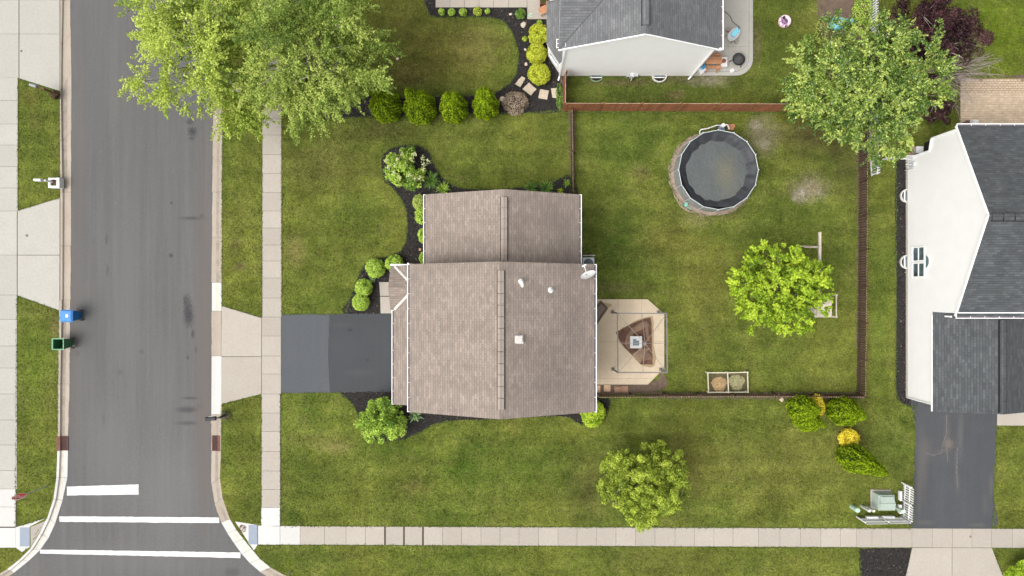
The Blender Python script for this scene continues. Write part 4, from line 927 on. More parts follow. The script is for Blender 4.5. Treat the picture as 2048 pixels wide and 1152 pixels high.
# transformer and pedestals
M_TRF = simple('pale green enamel', (.255, .305, .265), .5, .08, 2)
x0, y0 = P(1749, 1013); x1, y1 = P(1777, 985)
T = thing('transformer', 'pale green transformer cabinet on the lawn behind the L-shaped picket fence', 'transformer', ((x0 + x1) / 2, (y0 + y1) / 2, 0))
a = [(x0 - .12, y1 + .08), (x1 - .02, y1 + .08), (x1 + .04, y0 - .02), (x0 - .12, y0 - .02)]; s = MB()
lo = [(x0 - .2, y0 - .05), (x1 + .05, y0 - .05), (x1 + .05, y1 + .1), (x0 - .2, y1 + .1)]; hi = [(x0 + .02, y0 + .0), (x1 + .04, y0 + .0), (x1 + .04, y0 + .42), (x0 + .02, y0 + .42)]
s.hexa([(p[0], p[1], .06) for p in lo] + [(lo[0][0] + .08, lo[0][1] + .04, .62), (lo[1][0], lo[1][1] + .04, .62), (lo[2][0] - .04, lo[2][1] - .08, .66), (lo[3][0] + .12, lo[3][1] - .08, .66)])
s.build('cabinet', M_TRF, T)
s = MB(); s.hexa([(x0 - .08, y0 - .06, .6), (x1 + .06, y0 - .06, .6), (x1 + .06, y0 + .44, .66), (x0 - .08, y0 + .44, .66), (x0 - .04, y0 - .02, .70), (x1 + .03, y0 - .02, .70), (x1 + .03, y0 + .43, .78), (x0 - .03, y0 + .43, .78)])
s.hexa([(x0 - .06, y0 + .45, .6), (x1 + .03, y0 + .45, .6), (x1 - .02, y1 + .0, .6), (x0 - .02, y1 + .0, .6), (x0 - .02, y0 + .452, .785), (x1 + .0, y0 + .452, .785), (x1 - .06, y1 - .06, .74), (x0 + .04, y1 - .06, .74)]); s.build('lid', M_TRF, T)
s = MB(); s.box(lo[0][0] - .08, lo[0][1] - .08, 0, lo[2][0] + .08, lo[2][1] + .1, .06); s.build('pad', M_CONC, T)
def pedestal(px, py, r_, h, mat, sq, lb, dome=.0):
    x, y = P(px, py); s = MB(); t = thing('utility_pedestal', lb, 'pedestal', (x, y, 0), 'utility pedestals beside the transformer')
    if sq: s.obox((x, y), (1, .2), r_ * 2, r_ * 1.7, 0, h); s.build('body', mat, t); s = MB(); s.obox((x, y), (1, .2), r_ * 2.15, r_ * 1.85, h, h + .05); s.build('cap', mat, t)
    else:
        s.lathe((x, y), [(r_, 0), (r_, h)], 20); s.build('body', mat, t); s = MB(); s.lathe((x, y), [(r_ * 1.06, h - .12), (r_ * 1.06, h), (r_ * .9, h + .04), (0, h + .05)], 20); s.build('cap', mat, t)
pedestal(1703.5, 1013, .145, .75, simple('mint green plastic', (.32, .45, .37), .5, .06, 3), False, 'round mint green utility pedestal, leftmost by the transformer')
pedestal(1723, 1012, .085, .95, simple('off white plastic', (.48, .50, .48), .5, .06, 3), False, 'slim off-white utility post left of the transformer')
pedestal(1733, 1013, .075, .85, simple('weathered beige plastic', (.46, .45, .40), .6, .15, 5), True, 'slim square beige utility post touching the off-white one')
pedestal(1791, 1014, .115, .85, simple('pale green plastic', (.37, .45, .39), .5, .06, 3), True, 'pale green utility pedestal tucked against the fence right of the transformer')

# ============================================================ pool
pcx, pcy = 12.75, 7.30; PR = 2.46; PH = 1.2
pool = thing('swimming_pool', 'round above ground pool with a sagging dark cover and water on it', 'pool', (pcx, pcy, 0))
M_LINER = simple('grey pool wall', (.19, .20, .195), .55, .15, 2); M_RAIL = simple('light grey pool rail', (.36, .40, .40), .4, .08, 4)
NS = 16; s = MB()
for k in range(NS):
    t0, t1 = 2 * math.pi * k / NS, 2 * math.pi * (k + 1) / NS
    for j in range(6):
        u0, u1 = j / 6, (j + 1) / 6
        def pt(u, z, bul): 
            t = t0 + (t1 - t0) * u; rr = PR * (.985 + .012 * math.sin(math.pi * u)) + bul; return (pcx + rr * math.cos(t), pcy + rr * math.sin(t), z)
        s.face([pt(u0, 0, .03), pt(u1, 0, .03), pt(u1, .6, .05), pt(u0, .6, .05)]); s.face([pt(u0, .6, .05), pt(u1, .6, .05), pt(u1, PH, 0), pt(u0, PH, 0)])
s.build('pool_wall', M_LINER, pool)
s = MB(); s.lathe((pcx, pcy), [(PR - .05, PH - .05), (PR - .08, .3), (0, .3)], 32); s.build('liner', simple('dark pool liner', (.03, .035, .04), .6, .3, 2), pool)
s = MB(); rp = [(pcx + PR * math.cos(2 * math.pi * k / NS), pcy + PR * math.sin(2 * math.pi * k / NS), PH) for k in range(NS)]
for k in range(NS): s.tube([rp[k], rp[(k + 1) % NS]], .026, 8)
s.build('top_rail', M_RAIL, pool)
for k in range(NS):
    s = MB(); x, y, z = rp[k]; u = Vector((x - pcx, y - pcy)).normalized(); s.bar((x + u.x * .06, y + u.y * .06, 0), (x + u.x * .03, y + u.y * .03, PH + .03), .05, .05); s.build('post', M_RAIL, pool)
def cover_h(r, t):
    q = r / PR; lo = .62 if True else 0
    sag = .5 - .5 * math.cos(min(1, max(0, (q - .66) / .34)) * math.pi)
    h = .66 - .10 * (1 - min(1, q / .6)) + sag * .44
    amp = math.exp(-((q - .84) / .13) ** 2)
    east = .5 + .5 * math.cos(t - .1)
    h += amp * (.035 * math.sin(14 * t + 1.3 * math.sin(3 * t)) + .018 * east * math.sin(31 * t + 2 * q * 5) + .02 * math.sin(5 * t + 2))
    if q < .75: h += .02 * math.sin(3 * t + 1) + .012 * math.sin(7 * t)
    return h
s = MB(); NA, NR_ = 160, 22; rows = []
for i in range(NR_ + 1):
    row = []
    for k in range(NA):
        t = 2 * math.pi * k / NA; edge = PR - .03
        dw = (t - math.radians(205)); dw = math.atan2(math.sin(dw), math.cos(dw)); edge -= .26 * math.exp(-(dw / .38) ** 2)
        dw = (t - math.radians(268)); dw = math.atan2(math.sin(dw), math.cos(dw)); edge -= .16 * math.exp(-(dw / .40) ** 2)
        rr = edge * (i / NR_) ** .8; z = cover_h(rr, t)
        if i == NR_: z = PH - .02 if edge > PR - .08 else z
        row.append((pcx + rr * math.cos(t), pcy + rr * math.sin(t), z))
    rows.append(row)
for r0, r1 in zip(rows, rows[1:]):
    for k in range(NA): j = (k + 1) % NA; s.face([r0[k], r1[k], r1[j], r0[j]])
s.build('cover', simple('black vinyl cover', (.028, .030, .034), .5, .2, 3, .25), pool, smooth=True)
n = NT('murky water on cover'); p = n.pos(); nz = n.noise(p, 2.2, 5, .75, 1.2, .3, .75); X, Y = P(1444, 348)
c = n.mix(n.noise(p, .9, 4, .6, .6), (.058, .066, .066), (.075, .083, .082)); c = n.mix(n.math('MULTIPLY', n.math('MULTIPLY', n.blob(p, nz, X, Y, .95, 1.5, .9), nz), .9), c, (.15, .125, .06))
c = n.mix(n.math('MULTIPLY', n.blob(p, nz, X + .3, Y - 1.2, 1.2, .7, .7), .3), c, (.10, .095, .06))
M_WAT = n.bsdf(c, .22, .5, 0, n.bump(n.noise(p, 7, 3), .01))
s = MB(); s.lathe((pcx, pcy), [(2.15, .745), (0, .745)], 40); s.build('standing_water', M_WAT, pool)
# pump
x, y = P(1447, 252, .5); pm = thing('pool_pump', 'white pool pump and filter on the top side of the round pool', 'pump', (x, y, 0))
s = MB(); s.lathe((x, y + .05), [(.13, 0), (.14, .1), (.14, .5), (.10, .58), (0, .6)], 16); s.build('filter_tank', M_PVC, pm); s = MB(); s.box(x - .26, y - .32, 0, x + .16, y - .1, .3); s.tube([(x - .24, y - .05, .2), (x + .1, y - .05, .25)], .11, 10); s.build('motor', simple('blue grey motor', (.11, .14, .22), .5, .3, 8), pm)
def curve(pts, m=6):
    out = []
    for i in range(len(pts) - 1):
        p0, p1, p2, p3 = [Vector(pts[max(0, min(len(pts) - 1, i + k))]) for k in (-1, 0, 1, 2)]
        for k in range(m): t = k / m; out.append(.5 * ((2 * p1) + (-p0 + p2) * t + (2 * p0 - 5 * p1 + 4 * p2 - p3) * t * t + (-p0 + 3 * p1 - 3 * p2 + p3) * t ** 3))
    return out + [Vector(pts[-1])]
s = MB(); s.tube(curve([P3(1400, 268, .3), P3(1401, 260, .45), P3(1415, 257, .55), P3(1432, 251, .5), P3(1441, 251, .4)]), .035, 8); s.build('hose', M_PVC, pm)
s = MB(); s.tube(curve([P3(1449, 250, .5), P3(1455, 250, .55), P3(1458, 258, .8)]), .04, 8); s.build('hose', M_PVC, pm)
s = MB(); x, y = P(1462, 253, .15); s.prism(wobble([(x - .2, y - .16), (x + .18, y - .2), (x + .22, y + .12), (x - .1, y + .2)], .1, .03), 0, .14); tag(s.build('paving_block', wood('orange brown block', (.36, .17, .09))), 'rough orange brown block beside the pool pump', 'block')
s = MB(); x, y = P(1372, 409, .1); s.prism(wobble([(x - .1, y - .14), (x + .1, y - .1), (x + .08, y + .16), (x - .08, y + .12)], .1, .015), 0, .18); s.bar((x, y - .1, .1), (x + .35, y - .3, .06), .05, .05); tag(s.build('garden_toy', simple('teal plastic', (.14, .34, .27), .5, .2, 8)), 'small teal plastic toy at the lower left foot of the pool', 'toy')

# ============================================================ gazebo frame, cloth, fire table
gz = thing('gazebo_frame', 'bare grey metal gazebo frame standing on the tan patio', 'gazebo', (*P(1270, 682), 0)); GH = 2.15
feet = [(1224.5, 624), (1316.5, 624), (1321, 738.5), (1225.5, 738)]; tops = [P(1234.5, 626.5, GH), P(1333, 627, GH), P(1334.5, 745, GH), P(1236, 745, GH)]
for i in range(4):
    s = MB(); x, y = P(*feet[i]); tx, ty = tops[i]; tx, ty = x, y
    s.bar((x, y, 0.05), (tops[i][0], tops[i][1], GH), .07, .07); s.box(x - .11, y - .11, .05, x + .11, y + .11, .075); s.build('post', M_METAL, gz)
for i in range(4):
    s = MB(); a, b = tops[i], tops[(i + 1) % 4]; s.bar((a[0], a[1], GH), (b[0], b[1], GH), .065, .09); s.build('top_beam', M_METAL, gz)
hub = P3(1290, 687, 3.0); M_THIN = simple('thin brown metal', (.20, .17, .15), .5, .1, 5)
s = MB(); s.lathe((hub[0], hub[1]), [(0, 3.06), (.09, 3.05), (.12, 3.0), (.09, 2.94), (0, 2.93)], 10); s.build('hub', M_METAL, gz)
for t in tops: s = MB(); s.bar((t[0], t[1], GH + .05), hub, .024, .03); s.build('rafter', M_THIN, gz)
for i in range(4):
    a, b = Vector(tops[i]), Vector(tops[(i + 1) % 4]); m_ = (a + b) / 2; s = MB(); s.bar((m_.x, m_.y, GH + .05), hub, .022, .025); s.build('rafter', M_THIN, gz)
# cloth
n = NT('rusty brown cloth'); p = n.pos(); t = n.attr('tone')
c = n.mix(t, (.095, .050, .036), (.215, .155, .105)); c = n.mul(c, n.rng(n.noise(p, 2.2, 4, .6, .5), 0, 1, .75, 1.25)); c = n.mul(c, n.rng(n.noise(p, 40, 2), 0, 1, .93, 1.07))
M_CLOTH = n.bsdf(c, .9, .1, 0, n.bump(n.noise(p, 3, 3), .03))
def cloth(mb, pxs, tone, z, amp, seed, levels=5, tone2=None):
    """crumpled cloth: fan of rings around the centroid, with wrinkles"""
    pts = wobble([P(a, b, z) for a, b in pxs], .12, .006, False, seed); c = sum((Vector(q) for q in pts), Vector((0, 0))) / len(pts); r = random.Random(seed)
    ph = [r.uniform(0, 6.28) for _ in range(6)]
    def zz(x, y, q): 
        v = math.sin(x * 3.1 + y * 2.2 + ph[0]) * .5 + math.sin(x * -1.4 + y * 4.6 + ph[1]) * .35 + math.sin(x * 6.3 - y * 2.7 + ph[2]) * .25
        return z + amp * (1 - q ** 3) * (.9 + v)
    rows = []
    for k in range(levels + 1):
        q = k / levels; rows.append([(c.x + (a - c.x) * q, c.y + (b - c.y) * q, zz(c.x + (a - c.x) * q, c.y + (b - c.y) * q, q)) for a, b in pts])
    for r0, r1 in zip(rows, rows[1:]):
        for i in range(len(pts)):
            j = (i + 1) % len(pts); f_ = [r0[i], r1[i], r1[j], r0[j]]
            if (Vector(f_[1]) - Vector(f_[0])).cross(Vector(f_[2]) - Vector(f_[0])).z < 0: f_ = f_[::-1]
            mb.face(f_, 0, tone)
rug = thing('fallen_canopy', 'crumpled rusty brown canopy cloth lying under the gazebo frame', 'canopy cloth', (*P(1275, 685), 0))
s = MB(); cloth(s, [(1231, 664.5), (1266, 646), (1290, 637), (1301, 635), (1303, 646), (1304, 690), (1305.5, 729), (1281, 729), (1262, 708), (1250, 697), (1240, 682)], .06, .062, .035, 1); s.build('outer_cloth', M_CLOTH, rug, smooth=True)
s = MB(); cloth(s, [(1249, 688), (1253, 672), (1264, 656), (1282, 645), (1293, 642), (1299, 650), (1284, 655), (1268, 665), (1260, 676), (1258, 700)], .62, .13, .05, 2)
cloth(s, [(1264, 708), (1280, 698), (1300, 696), (1290, 708), (1281, 727), (1272, 720)], .8, .13, .04, 3); cloth(s, [(1290, 655), (1297, 652), (1300, 672), (1297, 684), (1292, 672)], .55, .12, .05, 4); cloth(s, [(1284, 722), (1292, 700), (1303, 712), (1304, 719)], .38, .13, .03, 5)
s.build('folded_underside', M_CLOTH, rug, smooth=True)
a = P(1260.5, 696.5, .62); b = P(1284, 672.5, .62); ft = thing('fire_table', 'square white fire table with a dark centre on the brown cloth', 'fire table', ((a[0] + b[0]) / 2, (a[1] + b[1]) / 2, 0))
s = MB(); s.box(a[0] + .08, a[1] + .08, .07, b[0] - .08, b[1] - .08, .56); s.build('base', simple('grey table base', (.3, .3, .3)), ft)
s = MB(); i_ = .17; s.box(a[0], a[1], .56, b[0], a[1] + i_, .62); s.box(a[0], b[1] - i_, .56, b[0], b[1], .62); s.box(a[0], a[1] + i_, .56, a[0] + i_, b[1] - i_, .62); s.box(b[0] - i_, a[1] + i_, .56, b[0], b[1] - i_, .62); s.build('table_top', simple('off white tiles', (.42, .42, .41), .4, .1, 8), ft)
s = MB(); s.box(a[0] + i_, a[1] + i_, .565, b[0] - i_, b[1] - i_, .60); s.box(b[0] - i_ - .16, b[1] - i_ - .09, .60, b[0] - i_ - .03, b[1] - i_ - .02, .612, 1); s.lathe((b[0] - i_ - .08, a[1] + i_ + .14), [(.05, .6), (.05, .615), (0, .615)], 10, 2); s.build('burner_lid', [simple('slate blue metal', (.10, .13, .15), .4, .2, 4), M_PVC, M_METAL], ft)
s = MB(); pts = [P(1188, 658, .08), P(1216, 616, .08), P(1202, 601, .08), P(1176, 628, .08)]; s.prism(pts[::-1], .056, .075, 0); pts2 = [P(1190, 647, .08), P(1211, 616, .08), P(1203, 608, .08), P(1184, 628, .08)]; s.prism(pts2[::-1], .075, .079, 1)
tag(s.build('door_mat', [simple('wet brown mat edge', (.085, .06, .045), .95, .2, 9), simple('wet grey brown mat', (.15, .12, .10), .95, .15, 9)]), 'wet dark mat on the patio at the wall of the brown roofed house', 'mat')
for i, (x0, y0, x1, y1, col, lb) in enumerate(((1192, 771, 1201, 785, (.42, .28, .17), 'tan paver half under the eave, leftmost below the patio'), (1208, 770, 1221, 783, (.46, .31, .20), 'bright tan square paver below the patio'),
                                           (1229, 773, 1241.5, 785, (.27, .15, .095), 'dull reddish brown square paver below the patio, left of its twin'), (1242.5, 772.5, 1256, 785, (.29, .16, .10), 'dull reddish brown square paver, rightmost below the patio'))):
    a = P(x0, y1, .04); b = P(x1, y0, .04); s = MB(); s.prism(wobble([a, (b[0], a[1]), b, (a[0], b[1])], .2, .004, False, i), .003, .045); tag(s.build('paver', concrete('paver %d' % i, col, var=.25, st=.2)), lb, 'paver', 'square pavers below the patio')

# ============================================================ garden boxes, playset
gb = thing('garden_bed', 'pale framed garden bed with two cells of dry clippings by the low fence', 'garden bed', (*P(1456, 765), 0)); zt = .42
c6 = [P(1415.5, 745.5, zt), P(1455, 745.5, zt), P(1495, 744.5, zt), P(1496, 784, zt), P(1457, 784.5, zt), P(1417, 784.5, zt)]; M_BED = simple('cream painted timber', (.46, .42, .32), .7, .12, 5)
s = MB()
for i, j in ((0, 1), (1, 2), (2, 3), (3, 4), (4, 5), (5, 0), (1, 4)): s.bar((*c6[i], zt), (*c6[j], zt), .055, .06)
s.build('frame', M_BED, gb)
for q in c6: s = MB(); s.box(q[0] - .045, q[1] - .045, 0, q[0] + .045, q[1] + .045, zt + .05); s.build('post', M_BED, gb)
s = MB(); sheet(s, [(1417, 747), (1494, 746), (1495, 782), (1418, 783)], .008, 0); s.build('soil', simple('weedy soil', (.075, .065, .03), .95, .5, 4), gb)
def heap(px, py, rx, ry, h, mat, seed, name, parent, strands=500):
    x, y = P(px, py); r = np.random.RandomState(seed); n = strands; th = r.uniform(0, 2 * np.pi, n); q = np.sqrt(r.uniform(0, 1, n)); z = h * (1 - q ** 2) + .015
    C = np.stack([x + rx * q * np.cos(th) * (1 + .15 * np.sin(3 * th)), y + ry * q * np.sin(th), z], 1); N = np.tile([0, 0, 1.], (n, 1))
    V = leaves(C, N, .16, r, .22, .25); quads_mesh(name, V, r.uniform(0, 1, n), mat, parent)
heap(1438, 769, .44, .46, .12, foliage('golden straw', (.30, .20, .09), (.46, .32, .16), (.60, .45, .26)), 1, 'straw_pile', gb, 900)
heap(1473, 765, .46, .48, .12, foliage('dry clippings', (.20, .19, .09), (.36, .34, .18), (.50, .46, .27)), 2, 'clippings_pile', gb, 900)

ps = thing('swing_set', 'weathered grey wooden swing set partly under the bright lime tree', 'swing set', (*P(1620, 560), 0)); pz = 2.3
s = MB(); a = P3(1639.5, 464, pz); b = P3(1638.5, 612, pz); s.bar(a, b, .13, .16); s.build('swing_beam', M_GREYW, ps)
for (q0, q1) in (((1594, 492), (1642, 496)),):
    s = MB(); s.bar(P3(*q0, .1), P3(1640, 494, 2.1), .09, .09); s.build('leg', M_GREYW, ps); s = MB(); s.bar(P3(1672, 492, .1), P3(1640, 494, 2.1), .09, .09)
s = MB(); s.bar(P3(1608, 494.5, 1.3), P3(1643, 495.5, 1.35), .05, .09); s.build('cross_brace', M_GREYW, ps)
dz = 1.35; d0 = P(1608, 633, dz); d1 = P(1664, 590, dz)
s = MB(); m_ = 9
for k in range(m_):
    u = d0[0] + (d1[0] - d0[0]) * k / m_; s.box(u + .01, d0[1], dz - .04, u + (d1[0] - d0[0]) / m_ - .01, d1[1] - .1, dz, 0, random.random())
s.build('deck', M_GREYW, ps)
for q in ((d0[0], d0[1]), (d1[0], d0[1]), (d1[0], d1[1]), (d0[0], d1[1])): s = MB(); s.box(q[0] - .05, q[1] - .05, 0, q[0] + .05, q[1] + .05, 1.95); s.build('post', M_GREYW, ps)
s = MB(); s.bar((d0[0], d0[1], 1.88), (d1[0], d0[1], 1.88), .05, .07); s.bar((d1[0], d0[1], 1.9), (d1[0], d1[1], 1.9), .05, .07); s.build('guard_rail', M_GREYW, ps)

# ============================================================ bins, mailboxes, sign
def cart(name, lb, cx, cy, col, dark, lid_open, zb):
    t = thing(name, lb, 'wheelie bin', (cx, cy, zb)); mB = simple(name + ' ' + dark, col, .45, .12, 5, .4); s = MB()
    w_, dp, h = .66, .66, 1.0
    b0 = [(cx - .18, cy - .24), (cx + .30, cy - .24), (cx + .30, cy + .24), (cx - .18, cy + .24)]; t0 = [(cx - dp / 2, cy - w_ / 2), (cx + dp / 2, cy - w_ / 2), (cx + dp / 2, cy + w_ / 2), (cx - dp / 2, cy + w_ / 2)]
    zt_ = zb + h
    for i in range(4):
        j = (i + 1) % 4; s.face([(*b0[i], zb + .06), (*b0[j], zb + .06), (*t0[j], zt_), (*t0[i], zt_)])
        ii = [(cx + (p[0] - cx) * .9, cy + (p[1] - cy) * .9) for p in t0]; bb = [(cx + (p[0] - cx) * .85, cy + (p[1] - cy) * .85) for p in b0]
        s.face([(*bb[j], zb + .1), (*bb[i], zb + .1), (*ii[i], zt_), (*ii[j], zt_)]); s.face([(*t0[i], zt_), (*t0[j], zt_), (*ii[j], zt_), (*ii[i], zt_)])
    s.face([(*p, zb + .1) for p in bb]); s.face([(*p, zb + .06) for p in b0][::-1])
    s.build('body', mB, t)
    s = MB(); e = .03
    for (x0, y0, x1, y1) in ((cx - dp / 2 - e, cy - w_ / 2 - e, cx + dp / 2 + e, cy - w_ / 2 + .02), (cx - dp / 2 - e, cy + w_ / 2 - .02, cx + dp / 2 + e, cy + w_ / 2 + e), (cx - dp / 2 - e, cy - w_ / 2 + .02, cx - dp / 2 + .02, cy + w_ / 2 - .02), (cx + dp / 2 - .02, cy - w_ / 2 + .02, cx + dp / 2 + e, cy + w_ / 2 - .02)): s.box(x0, y0, zt_ - .03, x1, y1, zt_ + .012)
    s.tube([(cx - dp / 2 - .09, cy - .28, zt_ - .03), (cx - dp / 2 - .09, cy + .28, zt_ - .03)], .018, 6)
    for k in (-.28, -.1, .1, .28): s.bar((cx - dp / 2 - .1, cy + k, zt_ - .03), (cx - dp / 2, cy + k, zt_ - .03), .03, .03)
    s.build('rim', simple(name + ' rim ' + dark, tuple(min(1, c_ * 1.8 + .06) for c_ in col), .5, .1, 5), t)
    s = MB()
    if not lid_open:
        s.hexa([(cx - dp / 2 - .05, cy - w_ / 2 - .05, zt_ + .014), (cx + dp / 2 + .06, cy - w_ / 2 - .05, zt_ + .014), (cx + dp / 2 + .06, cy + w_ / 2 + .05, zt_ + .014), (cx - dp / 2 - .05, cy + w_ / 2 + .05, zt_ + .014),
                (cx - dp / 2, cy - w_ / 2 + .03, zt_ + .09), (cx + dp / 2 - .04, cy - w_ / 2 + .03, zt_ + .09), (cx + dp / 2 - .04, cy + w_ / 2 - .03, zt_ + .09), (cx - dp / 2, cy + w_ / 2 - .03, zt_ + .09)])
        l = s.build('lid', simple(name + ' lid', tuple(min(1, c_ * 1.25 + .03) for c_ in col), .55, .1, 5), t)
        s = MB(); s.box(cx - .02, cy - .08, zt_ + .091, cx + .13, cy + .10, zt_ + .094); s.build('sticker', M_PVC, l)
    else:
        s.hexa([(cx - dp / 2 - .12, cy - w_ / 2, zb + .25), (cx - dp / 2 - .07, cy - w_ / 2, zb + .25), (cx - dp / 2 - .07, cy + w_ / 2, zb + .25), (cx - dp / 2 - .12, cy + w_ / 2, zb + .25),
                (cx - dp / 2 - .10, cy - w_ / 2, zt_ - .08), (cx - dp / 2 - .04, cy - w_ / 2, zt_ - .08), (cx - dp / 2 - .04, cy + w_ / 2, zt_ - .08), (cx - dp / 2 - .10, cy + w_ / 2, zt_ - .08)]); s.build('lid', mB, t)
    for k in (-1, 1):
        s = MB(); s.tube([(cx + .34, cy + k * .27, zb + .11), (cx + .34, cy + k * .33, zb + .11)], .11, 14); s.build('wheel', M_BLACK, t)
    s = MB(); s.bar((cx + .25, cy - .17, zb + .75), (cx + .25 + .08, cy + .17, zb + .75), .03, .05); s.build('handle', mB, t)
X, Y = P(132, 632, .95); cart('recycling_bin', 'blue wheelie bin with closed lid standing on the left kerb', X + .02, Y, (.012, .12, .33), 'blue', False, ZR + .02)
X, Y = P(115.5, 688, .95); cart('waste_bin', 'green wheelie bin with its lid hanging open, below the blue one', X + .05, Y, (.03, .12, .05), 'green', True, 0.0)

def mailbox(px, py, lb, mbox, mpost, ang, L=.5, w_=.2, h=1.15, off=.35, arm=True, flag=True):
    x, y = P(px, py); d = Vector((math.cos(ang), math.sin(ang))); t = thing('mailbox', lb, 'mailbox', (x, y, 0))
    s = MB(); s.box(x - .05, y - .05, 0, x + .05, y + .05, h - (.0 if not arm else .06)); s.bar((x, y, h - .1), (x + d.x * (off + .1), y + d.y * (off + .1), h - .1), .07, .07); s.build('post', mpost, t)
    c = Vector((x, y)) + d * off; n_ = Vector((-d.y, d.x)); s = MB(); prof = [(-w_ / 2, 0), (w_ / 2, 0), (w_ / 2, .13)] + [(w_ / 2 * math.cos(a), .13 + .1 * math.sin(a)) for a in [math.pi * k / 8 for k in range(1, 8)]] + [(-w_ / 2, .13)]
    r0 = [(c.x - d.x * L / 2 + n_.x * u, c.y - d.y * L / 2 + n_.y * u, h - .06 + v) for u, v in prof]; r1 = [(c.x + d.x * L / 2 + n_.x * u, c.y + d.y * L / 2 + n_.y * u, h - .06 + v) for u, v in prof]
    for i in range(len(prof)): j = (i + 1) % len(prof); s.face([r0[i], r0[j], r1[j], r1[i]][::-1])
    s.face(r0); s.face(r1[::-1]); s.build('box', mbox, t)
    if flag: s = MB(); q = c + n_ * -(w_ / 2 + .015); s.obox(q, d, .22, .012, h + .05, h + .11); s.build('flag', M_PVC, t)
    return t
mailbox(452, 829.5, 'black mailbox on an arm reaching over the right kerb', M_DKMETAL, M_DKMETAL, math.radians(184), .62, .24, 1.1, .46)
t = mailbox(112, 366, 'white mailbox with an open square planter base by the left kerb', simple('light grey mailbox', (.55, .57, .60), .5, .08, 5), M_PICKET, math.radians(178), .44, .17, 1.1, .35, flag=False)
a = P(96.5, 375.5, .45); b = P(118.5, 355.5, .45); i_ = .13; s = MB()
for q in ((a[0], a[1], b[0], a[1] + i_), (a[0], b[1] - i_, b[0], b[1]), (a[0], a[1] + i_, a[0] + i_, b[1] - i_), (b[0] - i_ - .05, a[1] + i_, b[0], b[1] - i_)): s.box(q[0], q[1], 0, q[2], q[3], .45)
s.build('planter_base', M_PICKET, t); s = MB(); s.box(a[0] + .1, a[1] + .1, .1, b[0] - .1, b[1] - .1, .30); s.build('planter_soil', simple('planter soil', (.10, .05, .025), .95, .5, 9), t)
t = mailbox(109, 187, 'old wooden mailbox post with a grey box beside the upper left driveway', simple('dull grey mailbox', (.24, .25, .26), .6, .1, 5), wood('dark red brown post', (.12, .055, .04)), math.radians(163), .42, .18, 1.1, .55, flag=False)
# stop sign
sx_, sy_ = P(97, 970); sg = thing('stop_sign', 'red and white stop sign on a thin post by the crosswalk', 'stop sign', (sx_, sy_, 0))
s = MB(); tx, ty = P(54, 986, 2.0); s.bar((sx_, sy_, 0), (sx_ - .02, sy_, 3.0), .05, .035); s.build('post', simple('galvanised post', (.30, .33, .36), .5, .1, 5), sg)
scx, scy, scz = sx_ - .02, sy_ + .035, 2.55; R = .40
TL = math.radians(14)
def octo(r_, y): return [(scx + r_ * math.cos(math.radians(22.5 + 45 * k)), y - r_ * math.sin(math.radians(22.5 + 45 * k)) * math.sin(TL), scz + r_ * math.sin(math.radians(22.5 + 45 * k)) * math.cos(TL)) for k in range(8)]
s = MB(); a = octo(R, scy); b = octo(R, scy + .012)
s.face(a); s.face(b[::-1])
for i in range(8): j = (i + 1) % 8; s.face([a[i], b[i], b[j], a[j]])
pl = s.build('sign_plate', M_PICKET, sg)
s = MB(); a = octo(R * .93, scy + .014); s.face(a[::-1]); s.build('red_face', simple('stop red', (.60, .05, .05), .5, .05, 5), pl)
tc = bpy.data.curves.new('stop_text', 'FONT'); tc.body = 'STOP'; tc.size = .33; tc.align_x = 'CENTER'; tc.align_y = 'CENTER'; tc.extrude = .001; tc.offset = .006
to = bpy.data.objects.new('tmp_text', tc); COL.objects.link(to); bpy.context.view_layer.update()
me = bpy.data.meshes.new_from_object(to.evaluated_get(bpy.context.evaluated_depsgraph_get())); bpy.data.objects.remove(to)
me.transform(Matrix.Translation((scx, scy + .019, scz + .004)) @ Matrix.Rotation(math.pi, 4, 'Z') @ Matrix.Rotation(math.pi / 2 - TL, 4, 'X')); me.materials.clear(); me.materials.append(M_PICKET)
lt = bpy.data.objects.new('lettering', me); COL.objects.link(lt); lt.parent = pl; lt.matrix_parent_inverse = Matrix.Identity(4)
x, y = P(582, 1141.5); sp_ = thing('sign_post', 'thin pale metal post at the lower edge beside the curved kerb', 'post', (x, y, 0)); s = MB(); s.bar((x, y, 0), (x, y, 2.4), .05, .04); s.build('post', M_RAIL, sp_); s = MB(); s.box(x - .3, y - .025, 2.15, x + .3, y - .01, 2.4); s.build('sign_plate', M_PICKET, sp_)
# drains, valve covers
for (x0, y0, x1, y1, lb) in ((115, 872, 136, 901, 'rusty iron storm drain in the left kerb'), (424, 871, 441, 902, 'rusty iron storm drain in the right kerb')):
    a = P(x0, y1, -.08); b = P(x1, y0, -.08); t = thing('storm_drain', lb, 'drain', ((a[0] + b[0]) / 2, (a[1] + b[1]) / 2, -.1), 'storm drains in the kerbs'); s = MB(); left = x0 < 300
    g0, g1 = (a[0] + .26, b[0]) if left else (a[0], b[0] - .14)
    n_ = 17
    for k in range(n_ + 1): yy = a[1] + .03 + (b[1] - a[1] - .06) * k / n_; s.box(g0 + .03, yy - .009, -.10, g1 - .03, yy + .009, -.078)
    s.box(g0, a[1], -.12, g0 + .035, b[1], -.072); s.box(g1 - .035, a[1], -.12, g1, b[1], -.072); s.box(g0, a[1], -.12, g1, a[1] + .035, -.073); s.box(g0, b[1] - .035, -.12, g1, b[1], -.073); s.build('grate', M_RUST, t)
    s = MB(); s.box(g0, a[1], -.14, g1, b[1], -.104); s.build('pit', M_BLACK, t)
    s = MB(); c0, c1 = (a[0], a[0] + .24) if left else (b[0] - .13, b[0] + .02); s.box(c0, a[1], -.12, c1, b[1], .022); s.build('kerb_casting', M_RUST, t)
